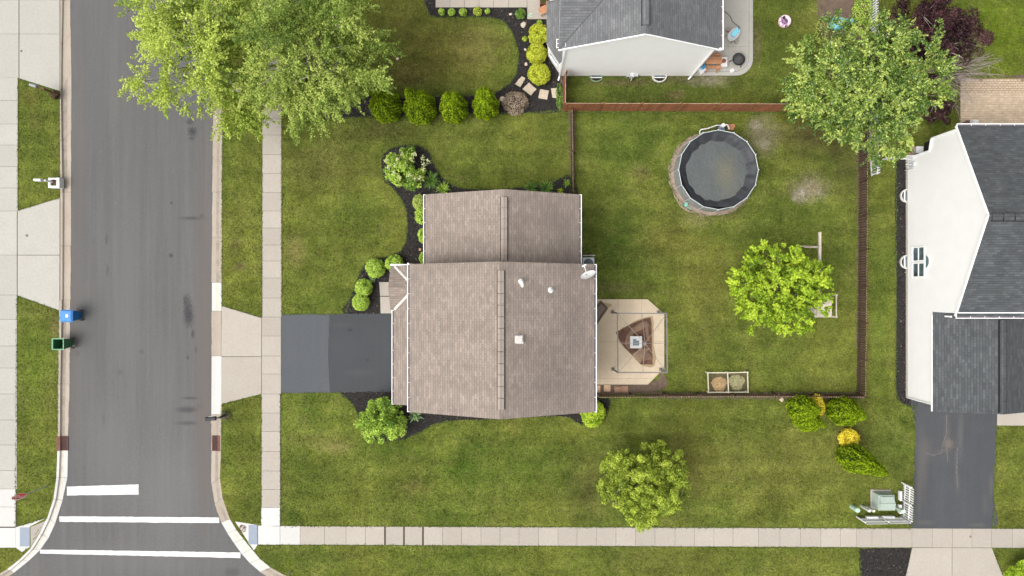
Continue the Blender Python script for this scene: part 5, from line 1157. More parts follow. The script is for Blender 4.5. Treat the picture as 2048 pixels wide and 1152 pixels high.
for i, (px, py, r_, zz, col, lb) in enumerate(((43, 102, .07, .022, (.09, .09, .09), 'small round valve cover in the top left driveway'), (54, 471, .09, .022, (.13, .12, .11), 'round valve cover in the middle left driveway'), (1941, 1073, .075, .022, (.20, .12, .08), 'small rusty round cover in the pavement below the right driveway'))):
    x, y = P(px, py, zz); s = MB(); s.lathe((x, y), [(r_, zz - .002), (r_, zz + .006), (r_ * .7, zz + .007), (r_ * .65, zz + .003), (0, zz + .003)], 20); tag(s.build('valve_cover', simple('valve cover %d' % i, col, .7, .3, 12)), lb, 'cover')

# ============================================================ neighbour's patio things
def gxy(px, py, z=0): return P(px, py, z)
# picnic table
x, y = P(1430, 118, .75); pt_ = thing('picnic_table', 'small orange wooden picnic table beside the pale gable wall', 'picnic table', (x, y, .06))
a = P(1412, 127.5, .72); b = P(1444, 113, .72); s = MB(); m_ = 4
for k in range(m_): s.box(a[0], a[1] + (b[1] - a[1]) * k / m_ + .006, .68, b[0], a[1] + (b[1] - a[1]) * (k + 1) / m_ - .006, .72, 0, random.random())
s.build('table_top', M_ORW, pt_)
for (y0, y1) in ((137, 131), (111.5, 106.5)): a2 = P(1412, y0, .45); b2 = P(1443, y1, .45); s = MB(); s.box(a2[0], a2[1], .41, b2[0], b2[1], .45); s.build('bench', M_ORW, pt_)
s = MB()
for u in (.15, .85): xx = a[0] + (b[0] - a[0]) * u; s.bar((xx, a[1] - .35, .06), (xx, a[1] + .1, .68), .05, .08); s.bar((xx, b[1] + .35, .06), (xx, b[1] - .1, .68), .05, .08); s.bar((xx, a[1] - .4, .38), (xx, b[1] + .4, .38), .04, .08)
s.build('legs', M_ORW, pt_)
x, y = P(1449, 123, .5); t = thing('play_kitchen', 'white plastic toy stand beside the picnic table', 'toy', (x, y, .06)); s = MB(); s.box(x - .22, y - .3, .06, x + .2, y + .3, .42); s.build('body', M_PVC, t); s = MB(); s.lathe((x - .02, y + .05), [(.12, .42), (.13, .5), (.1, .5), (.09, .44), (0, .44)], 14); s.build('basin', simple('dark red plastic', (.25, .07, .05), .4, .2, 9), t); s = MB(); s.box(x - .2, y - .28, .42, x - .02, y - .1, .5); s.build('bread', simple('cream plastic', (.6, .55, .5)), t)
x, y = P(1405, 139, .3); t = thing('cooler', 'white cooler with a blue lid at the foot of the pale gable', 'cooler', (x, y, .06)); s = MB(); s.obox((x, y), (.6, .5), .5, .34, .06, .36); s.build('body', M_PVC, t); s = MB(); s.obox((x + .05, y + .12), (.6, .5), .3, .2, .36, .42); s.build('lid', simple('cooler blue', (.04, .28, .5), .4, .1, 5), t)
# fire pit
x, y = P(1478, 118, .5); t = thing('fire_pit', 'black round fire pit with a mesh dome on the curved patio', 'fire pit', (x, y, .06)); s = MB(); s.lathe((x, y), [(.0, .25), (.25, .28), (.38, .45), (.40, .47), (.385, .48)], 24); s.build('bowl', M_DKMETAL, t)
s = MB(); s.lathe((x, y), [(.36, .48), (.33, .58), (.22, .68), (.08, .73), (0, .735)], 24); s.build('dome', simple('dark mesh', (.045, .042, .045), .6, .5, 30), t)
s = MB()
for k in range(2): ang = .8 + k * math.pi / 2; s.tube([(x + .36 * math.cos(ang + (0 if j > 0 else 0)) * j, y + .36 * math.sin(ang) * j, .50 + .245 * (1 - j * j)) for j in (-1, -.6, -.3, 0, .3, .6, 1)], .009, 5)
s.build('dome_bars', M_METAL, t)
for k in range(3): ang = 1.1 + k * 2.094; s = MB(); s.bar((x + .3 * math.cos(ang), y + .3 * math.sin(ang), .4), (x + .48 * math.cos(ang), y + .48 * math.sin(ang), .06), .035, .035); s.build('leg', M_DKMETAL, t)
# water table
x, y = P(1468, 68, .6); t = thing('water_table', 'oval white and light blue childrens water table on the patio', 'toy', (x, y, .06)); rot = math.radians(48); s = MB()
def ov(r1, r2, z, m=24): return [(x + r1 * math.cos(q) * math.cos(rot) - r2 * math.sin(q) * math.sin(rot), y + r1 * math.cos(q) * math.sin(rot) + r2 * math.sin(q) * math.cos(rot), z) for q in [2 * math.pi * k / m for k in range(m)]]
rings = [ov(.36, .20, .40), ov(.50, .30, .58), ov(.47, .27, .585), ov(.38, .2, .47), ov(.01, .01, .46)]
for r0, r1 in zip(rings, rings[1:]):
    for k in range(24): j = (k + 1) % 24; s.face([r0[k], r0[j], r1[j], r1[k]])
s.build('tray', simple('milky grey plastic', (.48, .50, .50), .4, .15, 6), t, smooth=True)
dr = Vector((math.cos(rot), math.sin(rot))); s = MB(); s.obox(Vector((x, y)) + dr * .12, dr, .50, .26, .52, .60); s.obox(Vector((x, y)) + dr * .33, dr, .16, .3, .6, .66); s.build('bridge', simple('sky blue plastic', (.20, .56, .70), .4, .1, 6), t)
s = MB(); q = Vector((x, y)) + dr * .38 + Vector((.1, -.32)); s.tube([(q.x, q.y, .2), (q.x - .1, q.y + .3, .72), (q.x - .0, q.y + .5, .7)], .02, 6); s.build('spout', simple('grey brown plastic', (.25, .22, .2)), t)
s = MB(); s.lathe((x + .28, y - .32), [(.1, .06), (.12, .3), (0, .3)], 10); tag(s.build('bucket', simple('grey brown plastic', (.25, .22, .2))), 'small grey bucket at the lower right foot of the water table', 'bucket'); s = MB(); s.lathe((x - .25, y + .42), [(.12, .06), (.14, .3), (0, .3)], 10); tag(s.build('bucket', simple('grey brown plastic', (.25, .22, .2))), 'grey brown bucket above the water table', 'bucket')
for k in range(4): ang = rot + .7 + k * 1.57; s = MB(); s.tube([(x + .3 * math.cos(ang), y + .3 * math.sin(ang), .42), (x + .42 * math.cos(ang), y + .42 * math.sin(ang), .06)], .025, 6); s.build('leg', simple('grey brown plastic', (.25, .22, .2)), t)
s = MB(); s.tube(curve([P3(1440, 18, .08), P3(1452, 25, .08), P3(1461, 34, .08), P3(1465, 43, .08), P3(1477, 53, .08), P3(1480, 57, .2)]), .022, 6); tag(s.build('garden_hose', simple('dark hose', (.05, .045, .045), .6)), 'dark garden hose running across the patio to the water table', 'hose')
x, y = P(1464, 141, .08); s = MB(); s.obox((x, y), (.85, .5), .26, .2, .062, .075); s.obox((x + .01, y), (.8, .6), .24, .17, .076, .085); tag(s.build('paper_sheet', M_PICKET), 'white sheet lying on the patio edge below the fire pit', 'paper')
x, y = P(1496.5, 128, .08); s = MB(); s.obox((x, y), (.5, .5), .13, .07, .062, .11); tag(s.build('chalk_box', simple('lilac plastic', (.42, .28, .55), .5)), 'small lilac object on the curved patio border', 'toy')
# pink toy seat
x, y = P(1570.5, 41.5, .25); t = thing('baby_seat', 'round pink and white childs seat on the lawn at the top', 'toy', (x, y, 0)); s = MB(); rr = .40
s.lathe((x, y), [(rr * .9, 0), (rr, .12), (rr * .95, .26), (rr * .8, .30), (rr * .66, .28), (rr * .5, .18)], 24); s.build('ring', simple('pale pink plastic', (.66, .47, .52), .4, .15, 3), t, smooth=True)
s = MB(); s.lathe((x - .05, y - .02), [(rr * .60, .19), (rr * .5, .2), (0, .16)], 16); s.build('seat', simple('dark purple fabric', (.10, .06, .11), .8, .4, 9), t)
s = MB()
for k in range(4): ang = 2.5 + k * .85; s.bar((x - .05, y - .02, .24), (x + rr * .95 * math.cos(ang), y + rr * .95 * math.sin(ang), .3), .07, .03)
s.build('straps', simple('mauve straps', (.30, .16, .28), .7, .2, 6), t); s = MB(); s.lathe((x - .1, y + .2), [(.09, .27), (.07, .34), (0, .36)], 10); s.lathe((x + .02, y - .34), [(.07, .2), (.05, .3), (0, .31)], 8); s.build('knob', M_BLACK, t)
# blue tarp
tp = MB(); cloth(tp, [(1658, 45), (1668, 33), (1676, 31), (1690, 38), (1705, 37), (1709, 42), (1700, 48), (1690, 56), (1672, 60), (1655, 56)], .5, .12, .22, 8, 6)
n = NT('cyan tarpaulin'); p = n.pos(); M_TARP = n.bsdf(n.mul(n.mix(0, (.16, .47, .52), (0, 0, 0)), n.rng(n.noise(p, 3, 3), 0, 1, .75, 1.25)), .5, .3)
tag(tp.build('tarpaulin', M_TARP, smooth=True), 'crumpled cyan tarpaulin over something beside the big maple', 'tarpaulin')
# stepping stones and rocks in the black bed
M_STONE = concrete('tan stepping stone', (.40, .34, .26), var=.25, st=.35)
for i, (pts, lb) in enumerate((([(1043, 152), (1051, 156), (1041, 174), (1030, 168)], 'narrow tan stepping stone, nearest the dry lawn'), ([(1058, 165), (1073, 178), (1062, 191), (1045, 178)], 'large tilted tan stepping stone in the black bed'),
                            ([(1080, 178), (1098, 181), (1094, 199), (1077, 196)], 'square tan stepping stone in the black bed, second from the fence'), ([(1102, 177), (1114, 176), (1115, 196), (1105, 195)], 'narrow mossy stepping stone next to the red brown fence'))):
    s = MB(); s.prism(wobble([P(a, b, .06) for a, b in pts], .12, .008, False, i), .008, .06, 0, .3 + .15 * i); tag(s.build('stepping_stone', M_STONE), lb, 'stepping stone', 'stepping stones through the black bed')
def rock(px, py, r_, col, lb, seed, flat=.6):
    rr = random.Random(seed); x, y = P(px, py); s = MB(); m = 9; rings = []
    rad = [r_ * rr.uniform(.75, 1.15) for _ in range(m)]
    for q, z in ((.95, 0), (1, r_ * flat * .5), (.7, r_ * flat * .95), (.02, r_ * flat)): rings.append([(x + rad[k] * q * math.cos(2 * math.pi * k / m), y + rad[k] * q * math.sin(2 * math.pi * k / m), z) for k in range(m)])
    for r0, r1 in zip(rings, rings[1:]):
        for k in range(m): j = (k + 1) % m; s.face([r0[k], r0[j], r1[j], r1[k]])
    tag(s.build('rock', concrete('rock %d' % seed, col, var=.3)), lb, 'rock')
rock(1047, 50, .20, (.42, .37, .31), 'largest pale rock in the black bed above the golden shrubs', 1); rock(1021, 28.5, .09, (.5, .43, .36), 'small pinkish rock left of the dark grass clump', 2); rock(1050.5, 99.5, .095, (.48, .43, .36), 'small cream rock left of the middle golden shrub', 3); rock(1052, 128, .12, (.50, .42, .35), 'rounded cream rock left of the lowest golden shrub', 4)
rock(1005, 199, .18, (.5, .40, .33), 'pink stone beside the last upright cedar', 5, .4); rock(795, 117.5, .10, (.62, .55, .38), 'small cream stone alone on the dry lawn', 6); rock(1563, 799, .16, (.42, .32, .24), 'brown and white rock by the low fence left of the cedars', 7); rock(840, 499, .10, (.36, .19, .11), 'small rust coloured stone in the bed by the left gutter', 8)
# chairs on the porch
x, y = P(1087, 19, .5)
t = thing('wooden_chair', 'orange wooden patio chair at the porch of the grey roofed house', 'chair', (x, y, .06)); d_ = Vector((.9, .42)); s = MB(); s.obox((x, y), d_, .52, .46, .42, .47); s.build('seat', M_ORW, t); s = MB(); c_ = Vector((x, y)) + d_.normalized() * .30; s.obox(c_, d_, .05, .5, .45, .95); s.build('backrest', M_ORW, t)
for u, v in ((-.2, -.2), (.2, -.2), (-.2, .2), (.2, .2)): s = MB(); q = Vector((x, y)) + d_.normalized() * u + Vector((-d_.y, d_.x)).normalized() * v; s.obox(q, d_, .05, .05, .06, .42); s.build('leg', M_ORW, t)
x, y = P(1088, 3, .4); s = MB(); s.box(x - .25, y - .2, .06, x + .3, y + .35, .5); s.box(x - .2, y - .15, .5, x + .25, y + .3, .52, 1); tag(s.build('planter_box', [wood('dark red brown box', (.12, .04, .025)), M_CORE]), 'dark red brown planter box behind the orange chair', 'planter')
x, y = P(1061, 29.5, .08); s = MB(); s.tube([(x + .12 * math.cos(q), y + .1 * math.sin(q) + .0, .075) for q in [k * .6 for k in range(10)]], .018, 5); s.bar((x - .2, y - .05, .075), (x + .05, y + .02, .075), .02, .02); tag(s.build('bubble_wand', simple('mint plastic', (.30, .58, .38), .5)), 'small mint green toy on the porch slab', 'toy')
# things north of the white house
x, y = P(1839, 299.5, .5); t = thing('storage_box', 'white lidded box beside bricks at the corner of the white house', 'box', (x, y, 0)); s = MB(); s.box(x - .2, y - .2, 0, x + .2, y + .2, .5); s.build('body', M_GREYW, t); s = MB(); s.box(x - .22, y - .21, .5, x + .22, y + .21, .55); s.build('lid', M_PICKET, t)
for i, (px, py, a_, b_, lb) in enumerate(((1824, 294, .15, .11, 'tan brick lying left of the white lidded box'), (1821, 309, .12, .13, 'reddish brick lying below the tan one by the white house'))): x, y = P(px, py, .06); s = MB(); s.box(x - a_, y - b_, .003, x + a_, y + b_, .07); s.box(x - a_ * .6, y - b_ * .7, .07, x + a_ * .5, y + b_ * .4, .12); tag(s.build('brick', concrete('brick %d' % i, (.42, .24, .15), var=.3)), lb, 'brick')
x, y = P(1949, 244, .8); t = thing('grill', 'small silver grill on the paver patio behind the white house', 'grill', (x, y, .05)); s = MB(); s.box(x - .25, y - .17, .05, x + .22, y + .17, .7); s.build('cabinet', M_METAL, t); s = MB(); s.hexa([(x - .2, y - .18, .7), (x + .22, y - .18, .7), (x + .22, y + .18, .7), (x - .2, y + .18, .7), (x - .15, y - .1, .9), (x + .18, y - .1, .9), (x + .18, y + .12, .9), (x - .15, y + .12, .9)]); s.build('lid', simple('brushed steel', (.50, .49, .47), .35, .2, 6), t); s = MB(); s.box(x - .42, y - .15, .6, x - .26, y + .15, .64); s.build('side_shelf', M_RUST, t)

# ============================================================ vegetation
def unit(v): return v / (np.linalg.norm(v, axis=1)[:, None] + 1e-9)
def sphere_pts(r, n): return unit(r.normal(0, 1, (n, 3)))
def limb(mb, a, b, r0, r1, rnd, seg=6, bend=.12):
    a = Vector(a); b = Vector(b); L = (b - a).length; m = 4; pts = []
    o = Vector((rnd.gauss(0, bend * L), rnd.gauss(0, bend * L), abs(rnd.gauss(0, bend * L))))
    for k in range(m + 1): t = k / m; pts.append(a.lerp(b, t) + o * math.sin(math.pi * t) * .6)
    mb.tube(pts, [r0 + (r1 - r0) * k / m for k in range(m + 1)], seg); return pts
def tree(name, lb, cat, foot, crown_c, rad, nclump, clump_r, per, leaf, mat, bark, seed, trunk_r=.16, style='puff', jit=.6, shell=.55, lump=.28, tone_var=.28, twigs=True, group=None, aspect=.55, low=-.75, yellow=0, extra=()):
    r = np.random.RandomState(seed); rnd = random.Random(seed)
    t = thing(name, lb, cat, (foot[0], foot[1], 0), group)
    cc = np.array(crown_c, float); R = np.array(rad, float)
    # clump centres: lumpy ellipsoid, mostly near its surface
    d = sphere_pts(r, nclump * 3); d = d[d[:, 2] > low][:nclump]
    ph = r.uniform(0, 6.28, 8); th = np.arctan2(d[:, 1], d[:, 0])
    lum = 1 + lump * (.5 * np.sin(2 * th + ph[0]) + .6 * np.sin(3 * th + ph[1] + 2 * d[:, 2]) + .5 * np.sin(5 * th + ph[2] + 3 * d[:, 2])) * .6
    q = shell + (1 - shell) * r.uniform(0, 1, len(d)) ** .6
    q[r.uniform(0, 1, len(d)) < .30] *= .55
    strag = r.uniform(0, 1, len(d)) < .14; q = np.where(strag, q * (1.13 if style == 'feather' else 1.05), q)
    CC = cc + d * R * (q * lum)[:, None]
    if extra: CC = np.concatenate([CC] + [np.array(P3(*e))[None] + r.normal(0, .25, (3, 3)) for e in extra])
    Vs = []; Ts = []
    for i, c in enumerate(CC):
        out = unit(((c - cc) / R)[None])[0]; cr = clump_r * (r.uniform(.35, .6) if i < len(strag) and strag[i] else r.uniform(.6, 1.35)); n = int(per * (cr / clump_r) ** 2)
        if style == 'puff':
            u = sphere_pts(r, n); u[:, 2] = np.abs(u[:, 2]) * .8 - .12 * (r.uniform(0, 1, n) < .35); rr = r.uniform(.55, 1.0, n)[:, None]
            sq = np.array([1, 1, .62]); C = c + u * rr * cr * sq; N = unit(u + np.array([0, 0, .55]))
        else:       # sprays: leaf bunches along shoots that point outwards
            ns = 8 if style == 'feather' else 5; C = []; N = []
            for k in range(ns):
                dirv = unit((out * np.array([1, 1, .3]) + r.normal(0, 1, 3) * (np.array([.75, .75, .35]) if style == 'feather' else .45))[None])[0]; L = cr * r.uniform(.8, 1.5) * (1.25 if style == 'feather' else 1); m_ = n // ns
                s_ = r.uniform(0, 1, m_) ** .8; side = r.normal(0, .13 * cr, (m_, 3)) * (1.25 - s_)[:, None]
                C.append(c + dirv * (s_ * L)[:, None] + side - np.array([0, 0, .10]) * (s_ ** 2)[:, None]); N.append(unit(side * 2 / cr + np.array([0, 0, .7])))
            C = np.concatenate(C); N = np.concatenate(N)
        Vs.append(leaves(C, N, leaf, r, aspect, jit)); base = .5 + r.normal(0, tone_var * .5)
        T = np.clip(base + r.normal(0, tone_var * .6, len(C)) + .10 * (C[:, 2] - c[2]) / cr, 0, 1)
        if yellow and r.uniform() < yellow: T = np.clip(T + .35, 0, 1)
        Ts.append(T)
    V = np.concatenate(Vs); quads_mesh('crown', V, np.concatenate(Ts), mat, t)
    s = MB(); top = (cc[0] * .75 + foot[0] * .25, cc[1] * .75 + foot[1] * .25, cc[2] - R[2] * .35)
    tr = limb(s, (foot[0], foot[1], 0), top, trunk_r * 1.15, trunk_r * .7, rnd, 10, .02)
    idx = r.choice(len(CC), min(len(CC), 26), replace=False)
    for i in idx: limb(s, tr[rnd.choice((2, 3, 4))], CC[i], trunk_r * .38, .018, rnd, 5, .07)
    if twigs:
        for i in r.choice(len(CC), min(len(CC), 40), replace=False):
            j = idx[r.randint(len(idx))]; limb(s, CC[j], CC[i], .03, .01, rnd, 4, .05) if np.linalg.norm(CC[i] - CC[j]) < 2.2 else None
    s.build('trunk', bark, t); return t

def TP(px, py, z): return P3(px, py, z)
# two big yellow-green trees over the street corner
tree('street_tree', 'large yellow green tree leaning over the street at the top left', 'tree', P(478, 178), TP(383, 82, 6.2), (3.6, 3.7, 2.6), 125, .78, 430, .12, F_LIME, M_BIRCH, 21, .2, style='feather', tone_var=.42, lump=.3, shell=.45, extra=[(478, 205, 4.5), (462, 232, 4.0), (500, 190, 4.6), (486, 240, 4.0), (455, 200, 5.0), (505, 225, 4.0)])
tree('street_tree', 'large pale olive green tree between the pavement and the dry lawn', 'tree', P(672, 166), TP(604, 102, 6.6), (4.15, 4.35, 2.7), 175, .80, 430, .115, F_HAZE, M_BIRCH, 22, .22, style='feather', tone_var=.44, lump=.28, shell=.35)
tree('maple_tree', 'large dark green maple with pale glinting leaves by the end of the red brown fence', 'tree', P(1654, 212), TP(1741, 163, 5.4), (4.4, 3.4, 2.6), 400, .46, 270, .125, F_MAPLE, M_BARK, 23, .2, style='feather', tone_var=.55, lump=.24, shell=.45, yellow=.08)
tree('maple_tree', 'bright lime green young maple covering the swing set', 'tree', P(1518, 579), TP(1561, 580, 3.3), (2.6, 2.62, 1.9), 430, .36, 140, .13, F_BRIGHT, M_BARK, 24, .1, style='spray', tone_var=.44, lump=.16, shell=.5, jit=.45, aspect=.6)
tree('oak_tree', 'lumpy olive green tree on the lower lawn beside the pavement', 'tree', P(1272, 944), TP(1290, 968, 3.0), (2.4, 2.35, 2.1), 470, .25, 130, .105, F_OLIVE, M_BARK, 25, .09, tone_var=.42, lump=.3, shell=.6)
tree('plum_tree', 'dark purple leaved plum tree at the top right behind the big maple', 'tree', P(1812, 148), TP(1868, 70, 3.0), (3.2, 2.4, 1.5), 150, .45, 170, .13, F_PURPLE, M_TWIG, 26, .1, tone_var=.4, lump=.25, shell=.4)
tree('plum_shrub', 'small dark purple shrub just above the white house', 'shrub', P(1868, 225), TP(1877, 222, .9), (.75, .8, .7), 16, .28, 110, .13, F_PURPLE, M_TWIG, 27, .04, tone_var=.4)
# bare grey branches of the plum
def bare_branches(cx, cy, seed, R0, n, lb):
    rnd = random.Random(seed); x, y = P(cx, cy); t = thing('bare_shrub', lb, 'shrub', (x, y, 0)); s = MB()
    for k in range(n):
        an = rnd.uniform(-1.2, 1.9) if rnd.random() < .85 else rnd.uniform(0, 6.28); L = R0 * rnd.uniform(.5, 1.15); e = (x + L * math.cos(an), y + L * math.sin(an), rnd.uniform(1.2, 2.6))
        pts = limb(s, (x + rnd.gauss(0, .2), y + rnd.gauss(0, .2), 0.1), e, .022, .007, rnd, 4, .08)
        for j in range(4):
            b = pts[rnd.choice((2, 3))]; a2 = an + rnd.gauss(0, .7); l2 = L * rnd.uniform(.25, .5); limb(s, b, (b.x + l2 * math.cos(a2), b.y + l2 * math.sin(a2), b.z + rnd.uniform(0, .5)), .011, .005, rnd, 3, .06)
    s.build('branches', M_TWIG, t)
bare_branches(1872, 150, 5, 2.5, 60, 'bare grey twiggy bush between the big maple and the paver patio')

def shrub(name, lb, cat, px, py, R, h, mat, seed, leaf=.09, n=3200, tone_var=.3, lumps=9, lump=.12, jit=.55, group=None, core=True, flat=.75, sx=1, sy=1, aspect=.55, flowers=0):
    r = np.random.RandomState(seed); zc = h * .45; x, y = P(px, py, h * .6); t = thing(name, lb, cat, (x, y, 0), group)
    u = sphere_pts(r, n); u[:, 2] = np.where(u[:, 2] < -.35, -u[:, 2], u[:, 2]); cs = sphere_pts(r, lumps); cs[:, 2] = np.abs(cs[:, 2])
    d = (u @ cs.T).max(1); c2 = sphere_pts(r, int(60 + 60 * R)); d2 = np.clip(((u @ c2.T).max(1) - .955) / .03, -1.5, 1.3); rr = 1 + lump * ((d - .75) * 3) + .075 * d2; rr *= r.uniform(.88, 1.06, n)
    C = np.stack([x + u[:, 0] * R * rr * sx, y + u[:, 1] * R * rr * sy, zc + u[:, 2] * h * .55 * rr], 1); C[:, 2] = np.maximum(C[:, 2], .03)
    T = np.clip(.42 + (d - .8) * .8 + .30 * d2 + r.normal(0, tone_var, n) * .6, 0, 1); V = leaves(C, unit(u + [0, 0, .4]), leaf, r, aspect, jit)  # hollows between lumps get darker leaves, shade painted into the tone
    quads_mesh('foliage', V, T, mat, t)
    if flowers:
        k = flowers; cf = sphere_pts(r, k); cf[:, 2] = np.abs(cf[:, 2]) * .9 + .1; C2 = np.repeat(np.stack([x + cf[:, 0] * R * .98 * sx, y + cf[:, 1] * R * .98 * sy, zc + cf[:, 2] * h * .62], 1), 26, 0) + r.normal(0, .055, (k * 26, 3))
        quads_mesh('blossom', leaves(C2, np.tile([0, 0, 1.], (len(C2), 1)), .06, r, .8, .5), r.uniform(0, 1, len(C2)), F_FLOWER, t)
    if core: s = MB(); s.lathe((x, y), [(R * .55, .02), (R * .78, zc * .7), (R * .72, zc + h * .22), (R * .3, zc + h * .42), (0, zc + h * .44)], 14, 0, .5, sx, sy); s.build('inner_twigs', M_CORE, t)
    return t

def cedar(px, py, R, h, seed, lb, tips, n=5200, group='upright cedars', lean=None):
    """upright cedar: several pointed stems fused into one egg; px,py = foot"""
    r = np.random.RandomState(seed); x, y = P(px, py); t = thing('cedar_shrub', lb, 'cedar', (x, y, 0), group); Vs = []; Ts = []; s = MB()
    for (ox, oy, rr, hh) in tips:
        m = int(n * rr); z = r.uniform(0, 1, m) ** .85; th = r.uniform(0, 2 * np.pi, m); prof = np.where(z < .32, .72 + .28 * np.sin(z / .32 * np.pi / 2), np.cos((z - .32) / .68 * np.pi / 2) ** .72)
        cell = np.sin(21 * th + 3 * np.sin(9 * z) + seed) * np.sin(34 * z + 2 * np.sin(5 * th) + seed); ridge = 1 + .06 * np.sin(7 * th + 5 * z + seed) + .03 * np.sin(15 * th - 9 * z) + .045 * cell + r.normal(0, .022, m)
        rad = R * rr * prof * ridge; cx_ = x + ox * z ** .7; cy_ = y + oy * z ** .7
        C = np.stack([cx_ + rad * np.cos(th), cy_ + rad * np.sin(th), z * hh + .03], 1); slope_ = .25 + .9 * z
        N = unit(np.stack([np.cos(th), np.sin(th), slope_], 1)); Vs.append(leaves(C, N, .115, r, .48, .5)); Ts.append(np.clip(.40 + .16 * np.sin(7 * th + 5 * z + seed) + .32 * cell + r.normal(0, .2, m), 0, 1))  # tone drops in the crevices: their shade is put into the leaf colour
        pr = []
        for k in range(9): zz = k / 8; p_ = (.72 + .28 * math.sin(min(zz, .32) / .32 * math.pi / 2)) if zz < .32 else max(0, math.cos((zz - .32) / .68 * math.pi / 2)) ** .72; pr.append((zz, R * rr * p_ * .86))
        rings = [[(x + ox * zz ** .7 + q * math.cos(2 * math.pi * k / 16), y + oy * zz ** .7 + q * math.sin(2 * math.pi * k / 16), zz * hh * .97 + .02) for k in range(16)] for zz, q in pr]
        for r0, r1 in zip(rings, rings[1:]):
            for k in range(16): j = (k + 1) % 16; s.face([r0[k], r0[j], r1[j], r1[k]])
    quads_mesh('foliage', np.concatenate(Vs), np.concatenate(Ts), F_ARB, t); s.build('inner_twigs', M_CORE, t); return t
gN = 'upright cedars in a row along the black bed'
cedar(779, 222, .92, 3.3, 1, 'upright cedar half hidden by the olive green tree, leftmost of its row', [(0, 0, 1, 3.3), (-.1, .35, .55, 3.7), (.3, .2, .5, 3.3)], group=gN)
cedar(845, 224, .95, 3.3, 2, 'largest upright cedar of the row with a sharp tip', [(0, -.05, 1, 3.0), (.22, .2, .72, 3.3), (-.35, .25, .48, 4.3), (-.28, .1, .4, 3.3)], group=gN)
cedar(910, 224, .88, 3.1, 3, 'round upright cedar, second from the right of the row', [(.05, -.1, .95, 2.8), (.22, .22, .66, 3.2), (-.22, .22, .62, 3.3)], group=gN)
cedar(973, 219, .82, 3.2, 4, 'upright cedar next to the pink stone, rightmost of the row', [(0, -.1, .95, 2.8), (.2, .25, .6, 3.4), (-.2, .25, .6, 3.5), (0, .35, .4, 3.7)], group=gN)
gS = 'dark cedars on the lawn below the low fence'
cedar(1592, 812, .80, 2.9, 5, 'dark cedar leaning on the low fence beside the yellow shrub', [(0, 0, 1, 2.6), (.2, .25, .5, 3.0)], group=gS)
cedar(1600, 833, .70, 2.7, 6, 'dark cedar fused below the one by the yellow shrub', [(0, 0, 1, 2.5), (.35, -.05, .5, 2.8)], group=gS)
cedar(1672, 817, .86, 2.6, 7, 'broad dark cedar below the corner of the low fence', [(0, 0, 1, 2.6), (.42, .0, .6, 2.9), (.1, -.1, .9, 2.2)], group=gS)
cedar(1690, 907, .82, 3.9, 8, 'pointed dark cedar below the bright yellow shrub', [(0, 0, 1, 3.4), (.28, -.12, .72, 4.4)], group=gS)
gG = 'golden shrubs along the grey roofed house'
shrub('golden_shrub', 'golden shrub nearest the porch slab', 'shrub', 1077, 68, .56, .85, F_GOLD, 31, .10, 2600, .35, lump=.16, group=gG, lumps=14)
shrub('golden_shrub', 'golden shrub in the middle between its two twins', 'shrub', 1073, 106, .55, .85, F_GOLD, 32, .10, 2600, .35, lump=.14, group=gG, lumps=14)
shrub('golden_shrub', 'golden shrub nearest the stepping stones', 'shrub', 1079, 147, .60, .9, F_GOLD, 33, .10, 2800, .35, lump=.14, group=gG, lumps=14)
shrub('yellow_shrub', 'bright yellow round shrub on the lawn above the pointed cedar', 'shrub', 1699, 877, .54, .8, F_YELLOW, 34, .10, 2400, .3, lump=.12, lumps=16)
shrub('yellow_shrub', 'yellow shrub squeezed between a cedar and the low fence', 'shrub', 1633, 812, .42, 1.1, F_YELLOW, 35, .11, 1500, .4, lump=.25, sy=1.5, core=False)
gB = 'round clipped shrubs by the front door'
shrub('round_shrub', 'round light green shrub touching the porch roof corner', 'shrub', 789, 529, .52, .85, F_SHRUB, 36, .09, 2600, group=gB, lump=.08)
shrub('round_shrub', 'largest round light green shrub, left of the porch roof', 'shrub', 750, 537, .54, .9, F_SHRUB, 37, .09, 2800, group=gB, lump=.08)
shrub('round_shrub', 'round light green shrub, upper one of the touching pair', 'shrub', 727, 575, .49, .85, F_SHRUB, 38, .09, 2400, group=gB, lump=.08)
shrub('round_shrub', 'round light green shrub beside the black driveway, lower one of the touching pair', 'shrub', 721, 604, .48, .85, F_SHRUB, 39, .09, 2400, group=gB, lump=.08)
shrub('lime_shrub', 'lime green shrub at the lower right corner of the brown roofed house', 'shrub', 1186, 828, .72, .95, F_BRIGHT, 40, .10, 3800, lump=.12)
tree('large_shrub', 'large light green shrub at the lower left corner of the brown roofed house', 'shrub', P(768, 832), TP(765, 840, 1.1), (1.42, 1.42, .95), 110, .30, 150, .12, F_SHRUB, M_BARK, 41, .05, tone_var=.5, lump=.14, shell=.5, low=-.2, twigs=False)
tree('flowering_shrub', 'flowering shrub with cream blossom at the tip of the black bed', 'shrub', P(812, 338), TP(808, 338, 1.0), (1.25, 1.15, .85), 40, .32, 190, .12, F_SHRUB, M_BARK, 42, .05, tone_var=.5, lump=.25, shell=.5, low=-.2, twigs=False)
r = np.random.RandomState(77); fl = [(795, 318), (810, 330), (823, 318), (787, 345), (845, 316), (846, 328), (847, 338), (799, 356), (830, 357), (840, 356), (772, 322), (776, 335), (818, 350), (856, 322), (803, 308), (830, 308), (790, 330)]
C = np.concatenate([np.array(P3(a, b, 1.85))[None] + r.normal(0, .07, (34, 3)) for a, b in fl]); bo = [o for o in bpy.data.objects if o.name == 'flowering_shrub'][0]
quads_mesh('blossom', leaves(C, np.tile([0, 0, 1.], (len(C), 1)), .065, r, .8, .5), r.uniform(0, 1, len(C)), F_FLOWER, bo)
shrub('leafy_shrub', 'pale variegated shrub peeking out from the upper left gutter', 'shrub', 838, 405, .36, .9, F_HAZE, 43, .09, 1300, sy=1.2)
